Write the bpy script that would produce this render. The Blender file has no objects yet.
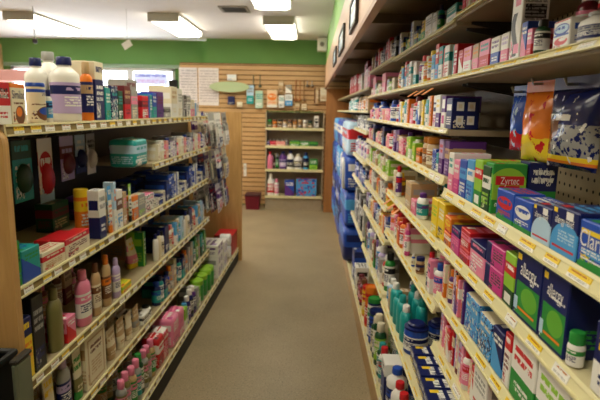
import bpy, bmesh, math, random
from mathutils import Matrix, Vector
random.seed(11)
C = bpy.context.scene.collection
PI = math.pi
PAL = dict(navy='0f1c5c', blue='1f4db4', sky='4c9fdc', paleblue='b4d3ea', teal='1d9a98', green='2a8f3c', darkgreen='174a2a',
    lime='93c83a', olive='7a7544', yellow='f0cf2c', orange='ea7f22', amber='b8701c', red='cc2029', maroon='6a1a26',
    pink='ea86a8', salmon='e2a08c', magenta='cc3c8c', purple='5b2d80', lavender='b9a5d2', white='eeece6', cream='e6dcc0',
    tan='c2a276', brown='73492b', black='18181a', grey='9c9c98')
def lin(c): return c / 12.92 if c <= .04045 else ((c + .055) / 1.055) ** 2.4
def rgb(h):
    h = PAL.get(h, h)
    return tuple(lin(int(h[i:i + 2], 16) / 255) for i in (0, 2, 4))

# ---------------------------------------------------------------- mesh helpers
def box(bm, a, b, bev=0, mi=0):
    x0, y0, z0 = a; x1, y1, z1 = b
    v = [bm.verts.new(p) for p in ((x0,y0,z0),(x1,y0,z0),(x1,y1,z0),(x0,y1,z0),(x0,y0,z1),(x1,y0,z1),(x1,y1,z1),(x0,y1,z1))]
    fs = [bm.faces.new([v[i] for i in q]) for q in ((0,3,2,1),(4,5,6,7),(0,1,5,4),(1,2,6,5),(2,3,7,6),(3,0,4,7))]
    for f in fs: f.material_index = mi
    if bev:
        es = list({e for f in fs for e in f.edges})
        r = bmesh.ops.bevel(bm, geom=es, offset=bev, segments=1, affect='EDGES', profile=.5)
        for f in r['faces']: f.material_index = mi
def lathe(bm, prof, n=18, sx=1, sy=1, o=(0,0,0), mi=0):
    rings = []
    for r, z in prof:
        if r < 1e-6: rings.append([bm.verts.new((o[0], o[1], o[2] + z))])
        else: rings.append([bm.verts.new((o[0] + r*sx*math.cos(2*PI*i/n), o[1] + r*sy*math.sin(2*PI*i/n), o[2] + z)) for i in range(n)])
    for A, B_ in zip(rings, rings[1:]):
        for i in range(n):
            j = (i + 1) % n
            if len(A) == 1 and len(B_) == 1: continue
            if len(A) == 1: f = bm.faces.new((A[0], B_[j], B_[i])) if False else bm.faces.new((A[0], B_[i], B_[j])[::-1])
            elif len(B_) == 1: f = bm.faces.new((A[i], A[j], B_[0]))
            else: f = bm.faces.new((A[i], A[j], B_[j], B_[i]))
            f.material_index = mi
def tube(bm, pts, r, n=8):
    pts = [Vector(p) for p in pts]; rings = []
    for i, p in enumerate(pts):
        t = (pts[min(i+1, len(pts)-1)] - pts[max(i-1, 0)]).normalized()
        a = t.orthogonal().normalized(); b = t.cross(a)
        if rings:
            a0 = rings[-1][1]; a = (a0 - t * a0.dot(t)).normalized(); b = t.cross(a)
        rings.append(([bm.verts.new(p + a*r*math.cos(2*PI*k/n) + b*r*math.sin(2*PI*k/n)) for k in range(n)], a))
    for (A, _), (B_, _) in zip(rings, rings[1:]):
        for k in range(n): bm.faces.new((A[k], A[(k+1)%n], B_[(k+1)%n], B_[k]))
    bm.faces.new(rings[0][0][::-1]); bm.faces.new(rings[-1][0])
def extrude(bm, prof, axis, a, b, mi=None):
    # closed polygon profile swept along an axis: prof in the other two axes, in order
    def pt(p, t): return {'x': (t, p[0], p[1]), 'y': (p[0], t, p[1]), 'z': (p[0], p[1], t)}[axis]
    A = [bm.verts.new(pt(p, a)) for p in prof]; B_ = [bm.verts.new(pt(p, b)) for p in prof]; n = len(prof)
    for i in range(n):
        f = bm.faces.new((A[i], A[(i+1)%n], B_[(i+1)%n], B_[i]))
        if mi: f.material_index = mi[i]
    bm.faces.new(A[::-1]); bm.faces.new(B_)
def uvmap(bm, bounds=None):
    # front (-y): u 0..1; sides: u 2..3; top/bottom: v 2..3; back: u 4..5
    uv = bm.loops.layers.uv.verify()
    xs = [v.co.x for v in bm.verts]; ys = [v.co.y for v in bm.verts]; zs = [v.co.z for v in bm.verts]
    x0, x1, y0, y1, z0, z1 = bounds or (min(xs), max(xs), min(ys), max(ys), min(zs), max(zs))
    for f in bm.faces:
        f.normal_update(); n = f.normal
        ax = max(range(3), key=lambda i: abs(n[i]))
        for l in f.loops:
            c = l.vert.co
            px, py, pz = (c.x-x0)/(x1-x0+1e-9), (c.y-y0)/(y1-y0+1e-9), (c.z-z0)/(z1-z0+1e-9)
            if ax == 1: l[uv].uv = (px, pz) if n.y < 0 else (5-px, pz)
            elif ax == 0: l[uv].uv = (2+py, pz)
            else: l[uv].uv = (6+px, 2+py)
def uvcyl(bm, h):
    uv = bm.loops.layers.uv.verify()
    for f in bm.faces:
        for l in f.loops:
            c = l.vert.co
            l[uv].uv = (abs(math.atan2(c.x, -c.y)) / PI + .5 if c.x >= 0 else .5 - abs(math.atan2(c.x, -c.y)) / PI, c.z / h)
def obj(name, bm, mat, parent=None, smooth=0):
    bmesh.ops.recalc_face_normals(bm, faces=bm.faces[:])
    me = bpy.data.meshes.new(name); bm.to_mesh(me); bm.free()
    for m in (mat if isinstance(mat, (list, tuple)) else [mat]): me.materials.append(m)
    if smooth:
        for p in me.polygons: p.use_smooth = True
        me.set_sharp_from_angle(angle=math.radians(smooth))
    o = bpy.data.objects.new(name, me); C.objects.link(o)
    if parent: o.parent = parent
    return o
def empty(name, loc=(0,0,0), rz=0):
    o = bpy.data.objects.new(name, None); o.empty_display_size = .1
    o.location = loc; o.rotation_euler = (0, 0, rz); C.objects.link(o); return o
def tag(o, label, cat, group=None):
    o['label'] = label; o['category'] = cat
    if group: o['group'] = group
    return o
def struct(o): o['kind'] = 'structure'; return o
def cols(o, s):
    for k, c in zip('ABC', (s.split('/') * 3)[:3] if isinstance(s, str) else s): o['c' + k] = [float(x) for x in rgb(c)]
    return o

# ---------------------------------------------------------------- materials
class NB:
    def __init__(s, name):
        s.m = bpy.data.materials.new(name); s.m.use_nodes = True; s.t = s.m.node_tree; s.n = s.t.nodes
        s.b = s.n['Principled BSDF']
    def node(s, k, **kw):
        x = s.n.new(k)
        for a, v in kw.items(): setattr(x, a, v)
        return x
    def put(s, sock, v):
        if isinstance(v, bpy.types.NodeSocket): s.t.links.new(v, sock)
        elif v is not None: sock.default_value = v
    def f(s, op, a, b=None, c=None):
        x = s.node('ShaderNodeMath', operation=op)
        for i, v in enumerate((a, b, c)): s.put(x.inputs[i], v)
        return x.outputs[0]
    def mix(s, k, a, b):
        x = s.node('ShaderNodeMix', data_type='RGBA')
        s.put(x.inputs[0], k)
        for i, v in ((6, a), (7, b)): s.put(x.inputs[i], v if isinstance(v, bpy.types.NodeSocket) else (*v[:3], 1))
        return x.outputs[2]
    def gt(s, a, b): return s.f('GREATER_THAN', a, b)
    def lt(s, a, b): return s.f('LESS_THAN', a, b)
    def mul(s, *a):
        r = a[0]
        for x in a[1:]: r = s.f('MULTIPLY', r, x)
        return r
    def attr(s, n): return s.node('ShaderNodeAttribute', attribute_type='OBJECT', attribute_name=n).outputs['Color']
    def uv(s):
        x = s.node('ShaderNodeSeparateXYZ'); s.put(x.inputs[0], s.node('ShaderNodeTexCoord').outputs['UV']); s.u, s.v = x.outputs[0], x.outputs[1]
        s.fr = s.lt(s.u, 1.01); s.body = s.lt(s.v, 1.01)
    def rect(s, u0, u1, v0, v1): return s.mul(s.gt(s.u, u0), s.lt(s.u, u1), s.gt(s.v, v0), s.lt(s.v, v1))
    def vb(s, v0, v1): return s.mul(s.gt(s.v, v0), s.lt(s.v, v1))
    def ell(s, cu, cv, ru, rv):
        a = s.f('DIVIDE', s.f('SUBTRACT', s.u, cu), ru); b = s.f('DIVIDE', s.f('SUBTRACT', s.v, cv), rv)
        return s.lt(s.f('ADD', s.mul(a, a), s.mul(b, b)), 1)
    def noise(s, su, sv, det=2, add=0):
        x = s.node('ShaderNodeCombineXYZ'); s.put(x.inputs[0], s.mul(s.u, su)); s.put(x.inputs[1], s.mul(s.v, sv)); x.inputs[2].default_value = add
        oi = s.node('ShaderNodeObjectInfo'); y = s.node('ShaderNodeVectorMath', operation='ADD'); s.put(y.inputs[0], x.outputs[0]); s.put(y.inputs[1], s.mul(oi.outputs['Random'], 37))
        t = s.node('ShaderNodeTexNoise'); t.inputs['Detail'].default_value = det; t.inputs['Scale'].default_value = 1; s.put(t.inputs['Vector'], y.outputs[0])
        return t.outputs['Fac']
    def text(s, u0, u1, v0, v1, rows=2, su=22):
        row = s.gt(s.f('FRACT', s.mul(s.f('SUBTRACT', s.v, v0), rows / (v1 - v0))), .4)
        return s.mul(s.rect(u0, u1, v0, v1), row, s.gt(s.noise(su, rows / (v1 - v0) * .9), .44))
def flat(name, c, rough=.5, metal=0, spec=.4, noise=0, scale=8, bump=0, emit=0, stretch=(1,1,1)):
    b = NB(name); c = rgb(c)
    b.b.inputs['Roughness'].default_value = rough; b.b.inputs['Metallic'].default_value = metal; b.b.inputs['Specular IOR Level'].default_value = spec
    b.b.inputs['Base Color'].default_value = (*c, 1)
    if noise or bump:
        tc = b.node('ShaderNodeTexCoord'); mp = b.node('ShaderNodeMapping'); mp.inputs['Scale'].default_value = stretch; b.put(mp.inputs[0], tc.outputs['Object'])
        t = b.node('ShaderNodeTexNoise'); t.inputs['Scale'].default_value = scale; t.inputs['Detail'].default_value = 5; b.put(t.inputs['Vector'], mp.outputs[0])
        k = b.f('MULTIPLY', b.f('SUBTRACT', t.outputs['Fac'], .3), 2.2)
        lo = tuple(x * (1 - noise) for x in c); hi = tuple(min(1, x * (1 + noise)) for x in c)
        b.put(b.b.inputs['Base Color'], b.mix(k, lo, hi))
        if bump:
            bp = b.node('ShaderNodeBump'); bp.inputs['Strength'].default_value = bump; bp.inputs['Distance'].default_value = .01
            b.put(bp.inputs['Height'], t.outputs['Fac']); b.put(b.b.inputs['Normal'], bp.outputs[0])
    if emit:
        b.b.inputs['Emission Color'].default_value = (*c, 1); b.b.inputs['Emission Strength'].default_value = emit
    return b.m
STY = {}
def style(name, rough=.38):
    """a printed surface: layers of ink over the stock, colours from the object's cA, cB, cC"""
    if name in STY: return STY[name]
    b = NB('print_' + name); b.uv(); A, B_, Cc = b.attr('cA'), b.attr('cB'), b.attr('cC'); W = rgb('white'); K = rgb('black')
    L = []; add = lambda m, c: L.append((m, c))
    n = name
    if n not in ('label', 'pouch', 'pouchdog', 'sheet', 'decal', 'tagprint'):   # small print and pictures every printed pack carries
        add(b.mul(b.fr, b.rect(.08, .5, .05, .3), b.gt(b.noise(12, 12, 3, 11), .5)), Cc)
        add(b.mul(b.fr, b.rect(.08, .5, .05, .3), b.gt(b.noise(14, 14, 3, 23), .58)), B_)
        add(b.text(2.12, 2.88, .12, .4, 4, 18), B_); add(b.rect(2.1, 2.9, .6, .8), A if n.startswith('aller') else B_)
        add(b.text(6.12, 6.88, 2.15, 2.85, 3, 14), B_); add(b.rect(6.1, 6.35, 2.1, 2.3), Cc)
    if n == 'plain': add(b.text(.12, .9, .5, .82, 3), B_); add(b.text(.15, .85, .12, .3, 2, 30), Cc)
    elif n == 'band': add(b.vb(.5, .78), B_); add(b.mul(b.fr, b.text(.12, .88, .56, .72, 1, 14)), A); add(b.mul(b.fr, b.text(.12, .85, .12, .4, 3)), Cc)
    elif n == 'oval': add(b.vb(-1, .16), Cc); add(b.ell(.5, .6, .44, .2), B_); add(b.mul(b.ell(.5, .6, .4, .17), b.text(.15, .85, .5, .7, 1, 12)), A); add(b.text(.15, .85, .22, .34, 2, 25), B_)
    elif n == 'half': add(b.mul(b.vb(-1, .45), b.body), B_); add(b.mul(b.fr, b.text(.12, .88, .56, .86, 2, 14)), Cc); add(b.mul(b.fr, b.text(.2, .8, .12, .3, 2)), A)
    elif n == 'side': add(b.rect(-1, .3, -1, 1.1), B_); add(b.mul(b.gt(b.u, 2.5), b.lt(b.u, 3.1)), B_); add(b.text(.4, .92, .3, .8, 4, 16), Cc)
    elif n == 'diag': add(b.mul(b.fr, b.lt(b.f('ADD', b.mul(b.u, .6), b.v), .8)), B_); add(b.mul(b.fr, b.text(.15, .9, .62, .85, 2, 14)), Cc); add(b.mul(b.gt(b.u, 1.5), b.vb(-1, .4)), B_)
    elif n == 'dots': add(b.gt(b.noise(9, 9, 1), .56), B_); add(b.mul(b.gt(b.noise(11, 11, 1, 7), .63)), Cc); add(b.gt(b.v, 1.5), Cc); add(b.mul(b.fr, b.vb(.62, .82)), A); add(b.mul(b.fr, b.text(.1, .9, .65, .8, 1, 12)), Cc)
    elif n == 'top': add(b.gt(b.v, .7), B_); add(b.mul(b.fr, b.text(.12, .88, .3, .6, 3, 14)), Cc); add(b.mul(b.fr, b.text(.15, .85, .76, .92, 1, 12)), A)
    elif n == 'claritin':
        add(b.mul(b.fr, b.lt(b.v, b.f('ADD', .12, b.mul(b.u, .14)))), Cc); add(b.rect(.05, .72, .73, .83), B_)
        add(b.ell(.5, .36, .42, .08), rgb('sky')); add(b.mul(b.fr, b.text(.1, .9, .3, .42, 2, 20)), W); add(b.rect(.1, .9, .2, .235), W)
    elif n == 'allergy':
        add(b.ell(.58, .2, .56, .5), B_); add(b.mul(b.fr, b.lt(b.v, .3), b.gt(b.u, .06)), B_); add(b.rect(.1, .92, .12, .17), Cc)
        add(b.mul(b.fr, b.text(.3, .9, .26, .52, 4, 20)), rgb('paleblue')); add(b.rect(.06, .2, .86, .96), rgb('yellow')); add(b.rect(.55, .8, .78, .95), W)
    elif n == 'allergy2':
        add(b.rect(.1, .96, .05, .56), B_); add(b.ell(.6, .36, .3, .17), rgb('66b03a')); add(b.rect(.2, .85, .13, .17), rgb('orange'))
        add(b.rect(.04, .2, .88, .97), rgb('yellow')); add(b.mul(b.fr, b.text(.3, .9, .64, .7, 1, 18)), Cc); add(b.rect(.03, .18, .1, .3), rgb('paleblue'))
    elif n == 'zyr': add(b.mul(b.body, b.lt(b.v, .34)), Cc); add(b.mul(b.body, b.vb(.6, .82)), B_); add(b.mul(b.fr, b.text(.1, .9, .65, .78, 1, 9)), W); add(b.rect(.2, .8, .06, .24), W)
    elif n == 'zyrface': add(b.ell(.45, .5, .6, .42), B_); add(b.rect(.08, .92, .58, .76), Cc); add(b.rect(.2, .8, .5, .57), Cc); add(b.mul(b.fr, b.lt(b.v, .28)), A); add(b.text(.1, .9, .1, .22, 1, 14), W)
    elif n == 'motrin': add(b.ell(.5, .66, .46, .2), B_); add(b.ell(.5, .68, .4, .14), rgb('paleblue')); add(b.rect(.05, .95, .44, .5), B_); add(b.mul(b.ell(.5, .68, .36, .1), b.text(.1, .9, .6, .76, 1, 12)), B_); add(b.ell(.5, .26, .4, .13), Cc); add(b.ell(.6, .32, .22, .06), W); add(b.rect(.05, .95, .93, .97), Cc)
    elif n == 'sil':
        e = b.f('ADD', .18, b.mul(b.f('SINE', b.mul(b.v, 9)), .16)); add(b.mul(b.fr, b.vb(.06, .7), b.lt(b.u, b.f('ADD', e, .42)), b.gt(b.u, e)), K); add(b.rect(.4, .9, .1, .24), Cc); add(b.rect(.3, .8, .8, .92), Cc); add(b.text(2.1, 2.9, .2, .9, 14, 12), rgb('grey'))
    elif n == 'quad':
        for u in (.3, .7):
            for v in (.3, .74): add(b.rect(u - .13, u + .13, v - .15, v + .13), B_); add(b.rect(u - .07, u + .07, v - .07, v + .06), Cc)
    elif n == 'quadtop': add(b.vb(-1, .5), B_); add(b.rect(.15, .85, .62, .9), W); add(b.rect(.2, .8, .15, .4), Cc)
    elif n == 'frame': add(b.rect(.1, .9, .07, .93), B_); add(b.rect(.15, .85, .1, .9), A); add(b.text(.22, .78, .6, .8, 2, 12), Cc); add(b.text(.25, .75, .2, .5, 5, 22), B_)
    elif n == 'simbear': add(b.gt(b.v, .9), B_); add(b.ell(.55, .22, .32, .24), Cc); add(b.ell(.5, .3, .2, .12), B_); add(b.mul(b.fr, b.text(.1, .8, .46, .54, 1, 18)), Cc)
    elif n == 'label': add(b.vb(.62, .9), B_); add(b.text(.2, .8, .2, .55, 4, 18), Cc); add(b.text(.22, .78, .68, .84, 1, 12), A)
    elif n == 'pouch': add(b.lt(b.f('ADD', b.v, b.mul(b.noise(3, 3), .3)), .5), B_); add(b.gt(b.noise(7, 5, 3, 3), .6), Cc)
    elif n == 'pouchdog': add(b.mul(b.lt(b.v, .55), b.gt(b.noise(16, 14, 4), .46)), Cc); add(b.mul(b.lt(b.v, .62), b.lt(b.f('ADD', b.f('ADD', b.u, b.mul(b.noise(4, 4), .5)), b.mul(b.v, -.6)), .34)), B_); add(b.vb(.1, .16), rgb('yellow')); add(b.vb(.06, .1), rgb('orange')); add(b.vb(-1, .06), A); add(b.gt(b.noise(9, 6, 4, 5), .66), W); add(b.text(.05, .6, .55, .68, 1, 10), W)
    elif n == 'sheet': add(b.text(.06, .94, .06, .94, 12, 26), B_); add(b.vb(.78, .8), Cc); add(b.mul(b.fr, b.gt(b.f('FRACT', b.mul(b.u, 4)), .96)), Cc)
    elif n == 'decal': add(b.text(.05, .95, .55, .85, 1, 9), B_); add(b.text(.1, .9, .12, .42, 2, 14), Cc)
    elif n == 'tagprint': add(b.gt(b.v, .4), B_); add(b.text(.1, .9, .58, .86, 1, 8), rgb('amber')); add(b.text(.1, .9, .08, .32, 2, 14), rgb('grey'))
    col = A
    for m, c in L: col = b.mix(m, col, c)
    b.put(b.b.inputs['Base Color'], col); b.b.inputs['Roughness'].default_value = rough; b.b.inputs['Specular IOR Level'].default_value = .45
    STY[name] = b.m; return b.m
def attrmat(name, rough=.3, key='cA', spec=.5, trans=0):
    b = NB(name); b.put(b.b.inputs['Base Color'], b.attr(key)); b.b.inputs['Roughness'].default_value = rough; b.b.inputs['Specular IOR Level'].default_value = spec
    if trans: b.b.inputs['Transmission Weight'].default_value = trans
    return b.m
PLA = attrmat('moulded_plastic'); INK = attrmat('printed_ink', .5)
M = dict(
    cream=flat('cream_enamel', 'd8cda2', .45, noise=.05, scale=30), lip=flat('price_channel_cream', 'e0d8a8', .4), chan=flat('price_channel_brown', '8a7648', .5),
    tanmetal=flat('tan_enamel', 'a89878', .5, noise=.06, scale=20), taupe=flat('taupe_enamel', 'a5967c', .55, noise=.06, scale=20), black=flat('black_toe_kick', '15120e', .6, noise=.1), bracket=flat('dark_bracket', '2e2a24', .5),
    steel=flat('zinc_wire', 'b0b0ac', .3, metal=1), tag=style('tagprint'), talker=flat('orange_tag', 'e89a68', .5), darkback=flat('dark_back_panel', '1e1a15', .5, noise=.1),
    ceiling=flat('ceiling_paint', 'e4e2e2', .9, noise=.03, scale=3), green=flat('green_paint', '6a9a54', .7, noise=.05, scale=3), greenr=flat('green_soffit_paint', '7aa85a', .6, noise=.05, scale=3),
    offwall=flat('cream_wall_paint', 'cfc6ae', .8, noise=.03), trim=flat('grey_green_trim', '8fa890', .5), alu=flat('white_window_frame', 'dddfe0', .4),
    white=flat('white_plastic', 'ecebe6', .4), blackp=flat('black_plastic', '121312', .45, noise=.1), greyg=flat('grey_green_plastic', '6e7460', .5, noise=.1),
    glow=flat('lit_acrylic', 'fff6e0', .5, emit=14), fixture=flat('fixture_metal', 'b9b8ae', .5), ventd=flat('vent_dark', '3a3733', .6), ventf=flat('vent_frame', '8f8b84', .5), burg=flat('burgundy_plastic', '6e1226', .45, noise=.1))
def woodmat(name, c, c2, grain, sc=6):
    b = NB(name); tc = b.node('ShaderNodeTexCoord'); mp = b.node('ShaderNodeMapping'); mp.inputs['Scale'].default_value = grain; b.put(mp.inputs[0], tc.outputs['Object'])
    t = b.node('ShaderNodeTexNoise'); t.inputs['Scale'].default_value = sc; t.inputs['Detail'].default_value = 6; t.inputs['Distortion'].default_value = .6; b.put(t.inputs['Vector'], mp.outputs[0])
    k = b.f('MULTIPLY', b.f('SUBTRACT', t.outputs['Fac'], .3), 2.4); b.put(b.b.inputs['Base Color'], b.mix(k, rgb(c), rgb(c2))); b.b.inputs['Roughness'].default_value = .45; return b.m
M['panelwood'] = woodmat('oak_end_panel', 'b98d52', 'cfa468', (6, 6, .6))
M['slatwood'] = woodmat('maple_slatwall', 'c49a66', 'd6b07c', (.6, 6, 6))
M['groove'] = flat('slatwall_groove', '7a5028', .6)
M['valwood'] = woodmat('pinkish_valance_board', 'a88668', 'b89478', (6, .6, 6))
M['valedge'] = woodmat('brown_valance_edge', '8a5e3c', '9c6e48', (6, .6, 6))
M['underwood'] = woodmat('canopy_underside', '6e5a44', '7d684f', (2, 2, 2))
M['orwood'] = woodmat('orange_oak_panel', 'a06a38', 'b27a44', (6, 6, .6))
M['kickwood'] = woodmat('tan_kick_board', 'b08e5c', 'c09c68', (6, .6, 6))
def floormat():
    b = NB('speckled_vinyl'); tc = b.node('ShaderNodeTexCoord')
    def nz(s, d=3):
        t = b.node('ShaderNodeTexNoise'); t.inputs['Scale'].default_value = s; t.inputs['Detail'].default_value = d; b.put(t.inputs['Vector'], tc.outputs['Object']); return t.outputs['Fac']
    c = b.mix(b.f('MULTIPLY', b.f('SUBTRACT', nz(2.2, 4), .3), 2.2), rgb('8f8062'), rgb('a08f70'))
    c = b.mix(b.f('MULTIPLY', b.gt(nz(90, 2), .6), .45), c, rgb('5e5138')); c = b.mix(b.f('MULTIPLY', b.gt(nz(110, 2), .62), .35), c, rgb('cbbd98'))
    b.put(b.b.inputs['Base Color'], c); b.b.inputs['Roughness'].default_value = .42; b.b.inputs['Specular IOR Level'].default_value = .35; return b.m
def pegmat():
    b = NB('pegboard'); tc = b.node('ShaderNodeTexCoord'); x = b.node('ShaderNodeSeparateXYZ'); b.put(x.inputs[0], tc.outputs['Object'])
    def cell(s): q = b.f('SUBTRACT', b.f('FRACT', b.f('MULTIPLY', s, 1 / .0254)), .5); return b.mul(q, q)
    hole = b.lt(b.f('ADD', cell(x.outputs[1]), cell(x.outputs[2])), .024)
    b.put(b.b.inputs['Base Color'], b.mix(hole, rgb('bdae8e'), rgb('1c1812'))); b.b.inputs['Roughness'].default_value = .6; return b.m
M['floor'] = floormat(); M['peg'] = pegmat()

# ---------------------------------------------------------------- the room
def slab(name, a, b, mat): bm = bmesh.new(); box(bm, a, b); return struct(obj(name, bm, mat))
slab('floor', (-5.4, -2.6, -.1), (.95, 9.0, 0), M['floor'])
slab('ceiling', (-5.4, -2.6, 2.71), (.95, 9.0, 2.81), M['ceiling'])
slab('wall_right', (.72, -2.6, 0), (.85, 8.6, 2.71), M['offwall'])
slab('wall_front', (-5.4, -2.7, 0), (.95, -2.6, 2.71), M['offwall'])
slab('wall_back', (-1.73, 8.42, 0), (.95, 8.7, 2.71), M['green'])
bm = bmesh.new()   # the far wall with its shop window opening
WX0, WX1, WZ0, WZ1, WY = -5.15, -2.34, .35, 2.25, 8.75
for a, b_ in (((-5.4, WY, 0), (WX0, WY + .15, 2.71)), ((WX1, WY, 0), (-1.73, WY + .15, 2.71)), ((WX0, WY, 0), (WX1, WY + .15, WZ0)), ((WX0, WY, WZ1), (WX1, WY + .15, 2.71))): box(bm, a, b_)
struct(obj('wall_back_left', bm, M['green']))
def slatboard(bm, x0, x1, z0, z1, y, t=.022, pitch=.0762):
    # boards with T-slot grooves, profile in y,z swept along x
    p = [(y + t, z0)]; z = z0; mi = [0]
    while z < z1 - .01:
        zt = min(z + pitch, z1); p += [(y, z), (y, zt - .014), (y + .016, zt - .014), (y + .016, zt)]; mi += [0, 1, 1, 1]; z = zt
    p.append((y + t, z1)); extrude(bm, p, 'x', x0, x1, mi + [0])
bm = bmesh.new(); slatboard(bm, -2.17, .60, 0.02, 2.33, 8.395); w = obj('trim_1', bm, [M['slatwood'], M['groove']]); struct(w)
bm = bmesh.new(); p = [(-5.32, 0)]; z = .02      # slatwall along the side wall
while z < 2.6: p += [(-5.28, z), (-5.28, z + .067), (-5.292, z + .067), (-5.292, z + .0762)]; z += .0762
p.append((-5.32, z)); extrude(bm, p, 'y', 4.0, 8.74); struct(obj('trim_2', bm, M['slatwood']))
slab('wall_left', (-5.4, -2.6, 0), (-5.32, 8.9, 2.71), M['offwall'])
# window: frame, mullions, pane
bm = bmesh.new()
for a, b_ in (((WX0, WY - .02, WZ0), (WX1, WY + .08, WZ0 + .06)), ((WX0, WY - .02, WZ1 - .05), (WX1, WY + .08, WZ1)), ((WX0, WY - .02, WZ0), (WX0 + .05, WY + .08, WZ1)), ((WX1 - .05, WY - .02, WZ0), (WX1, WY + .08, WZ1)), ((-3.16, WY - .01, WZ0), (-3.06, WY + .07, WZ1))): box(bm, a, b_, .004)
win = struct(obj('window_1', bm, M['alu']))
g = NB('window_glass'); g.n.remove(g.b); tr = g.node('ShaderNodeBsdfTransparent'); gl = g.node('ShaderNodeBsdfGlossy'); gl.inputs['Roughness'].default_value = .02; mx = g.node('ShaderNodeMixShader'); mx.inputs[0].default_value = .06
g.put(mx.inputs[1], tr.outputs[0]); g.put(mx.inputs[2], gl.outputs[0]); g.put(g.n['Material Output'].inputs[0], mx.outputs[0])
bm = bmesh.new(); box(bm, (WX0 + .03, WY + .03, WZ0 + .03), (WX1 - .03, WY + .036, WZ1 - .03)); obj('glass_pane', bm, g.m, win)
bm = bmesh.new(); box(bm, (-5.25, WY - .06, 2.25), (-1.75, WY - .005, 2.31), .006); struct(obj('trim_3', bm, M['trim']))
bm = bmesh.new(); box(bm, (-3.03, WY - .034, 1.98), (-2.46, WY - .030, 2.17)); uvmap(bm); d = obj('window_poster', bm, style('decal')); cols(d, ('dfe4f4', '7d86d0', 'd3a8cc')); tag(d, 'pale poster with bluish purple lettering in the bright shop window', 'poster')
pm = STY['decal']; nt = pm.node_tree; trn = nt.nodes.new('ShaderNodeBsdfTranslucent'); pb_ = nt.nodes['Principled BSDF']; nt.links.new(pb_.inputs['Base Color'].links[0].from_socket, trn.inputs[0]); mxs = nt.nodes.new('ShaderNodeMixShader'); mxs.inputs[0].default_value = .22
nt.links.new(pb_.outputs[0], mxs.inputs[1]); nt.links.new(trn.outputs[0], mxs.inputs[2]); nt.links.new(mxs.outputs[0], nt.nodes['Material Output'].inputs[0])
bm = bmesh.new(); box(bm, (-2.42, 8.60, 1.5), (-2.27, 8.68, 2.06), .01); tag(obj('mounted_speaker', bm, M['blackp']), 'tall black box mounted between the shop window and slatwall', 'speaker')
bm = bmesh.new(); box(bm, (-5.27, 8.3, 1.98), (-4.45, 8.66, 2.16), .01); tag(obj('shelf_sign', bm, flat('pink_sign', 'e6b4b8', .6)), 'long pink sign board in the corner below the green wall', 'sign')
# soffit over the wall run and its valance board
SX = .205
slab('wall_soffit', (SX + .004, -2.6, 2.27), (.72, 8.42, 2.71), M['greenr'])
bm = bmesh.new(); box(bm, (SX - .012, -2.6, 1.955), (SX + .013, 8.2, 2.29)); struct(obj('trim_4', bm, M['valwood']))
bm = bmesh.new(); box(bm, (SX - .014, -2.6, 1.935), (SX + .016, 8.2, 1.957)); struct(obj('trim_5', bm, M['valedge']))
slab('ceiling_canopy', (SX + .013, -2.6, 2.05), (.72, 8.2, 2.075), M['underwood'])
for i, y in enumerate((1.44, 2.48, 3.52, 4.56, 6.6)):
    bm = bmesh.new(); box(bm, (SX + .014, y - .02, 2.005), (.719, y + .02, 2.0495)); struct(obj('beam_%d' % (i + 1), bm, M['underwood']))
bm = bmesh.new(); box(bm, (.215, 7.9, 0), (.715, 7.93, 1.934)); struct(obj('trim_6', bm, M['orwood']))
bm = bmesh.new(); box(bm, (.24, 7.931, 0), (.27, 8.39, 1.934)); struct(obj('trim_7', bm, M['orwood']))
for i, (y0, y1, z0, z1, w) in enumerate(((1.42, 1.80, 1.985, 2.13, 'closest to the camera'), (2.30, 2.70, 1.985, 2.13, 'second along the board'), (3.22, 3.80, 1.985, 2.13, 'third along the board'), (4.25, 4.75, 1.99, 2.12, 'farthest along the board'))):
    f = empty('framed_sign', (SX - .0125, (y0 + y1) / 2, z0), 0); hy = (y1 - y0) / 2
    bm = bmesh.new(); H_ = z1 - z0
    for a, b_ in (((-.014, -hy, 0), (0, hy, .018)), ((-.014, -hy, H_ - .018), (0, hy, H_)), ((-.014, -hy, .018), (0, -hy + .03, H_ - .018)), ((-.014, hy - .03, .018), (0, hy, H_ - .018))): box(bm, a, b_)
    obj('frame', bm, M['bracket'], f); bm = bmesh.new(); box(bm, (-.008, -hy + .028, .016), (0, hy - .028, H_ - .016)); uvmap(bm); s_ = obj('card', bm, style('plain'), f); cols(s_, 'paleblue/grey/tan')
    tag(f, 'dark framed sign on the pink valance board, ' + w, 'sign', 'framed signs on the valance')
# ceiling fixtures
def light(x, y, lab):
    r = empty('ceiling_light', (x, y, 2.709)); w, l = .19, .63
    bm = bmesh.new(); box(bm, (-w, -l, -.03), (w, l, 0), .004); box(bm, (-w, -l - .02, -.1), (w, -l, 0), .004); box(bm, (-w, l, -.1), (w, l + .02, 0), .004); obj('housing', bm, M['fixture'], r)
    bm = bmesh.new(); extrude(bm, [(-w + .01, -.031), (-w + .01, -.07), (-w + .05, -.1), (w - .05, -.1), (w - .01, -.07), (w - .01, -.031)], 'y', -l, l); obj('diffuser', bm, M['glow'], r)
    tag(r, lab, 'ceiling light', 'fluorescent ceiling fixtures')
light(-.43, 7.0, 'lit fluorescent fixture before the slatwall, in the row over the aisle')
light(-.43, 4.80, 'lit fluorescent fixture over the aisle, cut by the top of the picture')
light(-.43, 2.4, 'lit fluorescent fixture over the near part of the aisle'); light(-.43, .0, 'lit fluorescent fixture above the camera position')
light(-1.80, 6.9, 'lit fluorescent fixture over the gondola, beside the ceiling vent'); light(-3.58, 6.95, 'lit fluorescent fixture in the corner farthest from the aisle')
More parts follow.
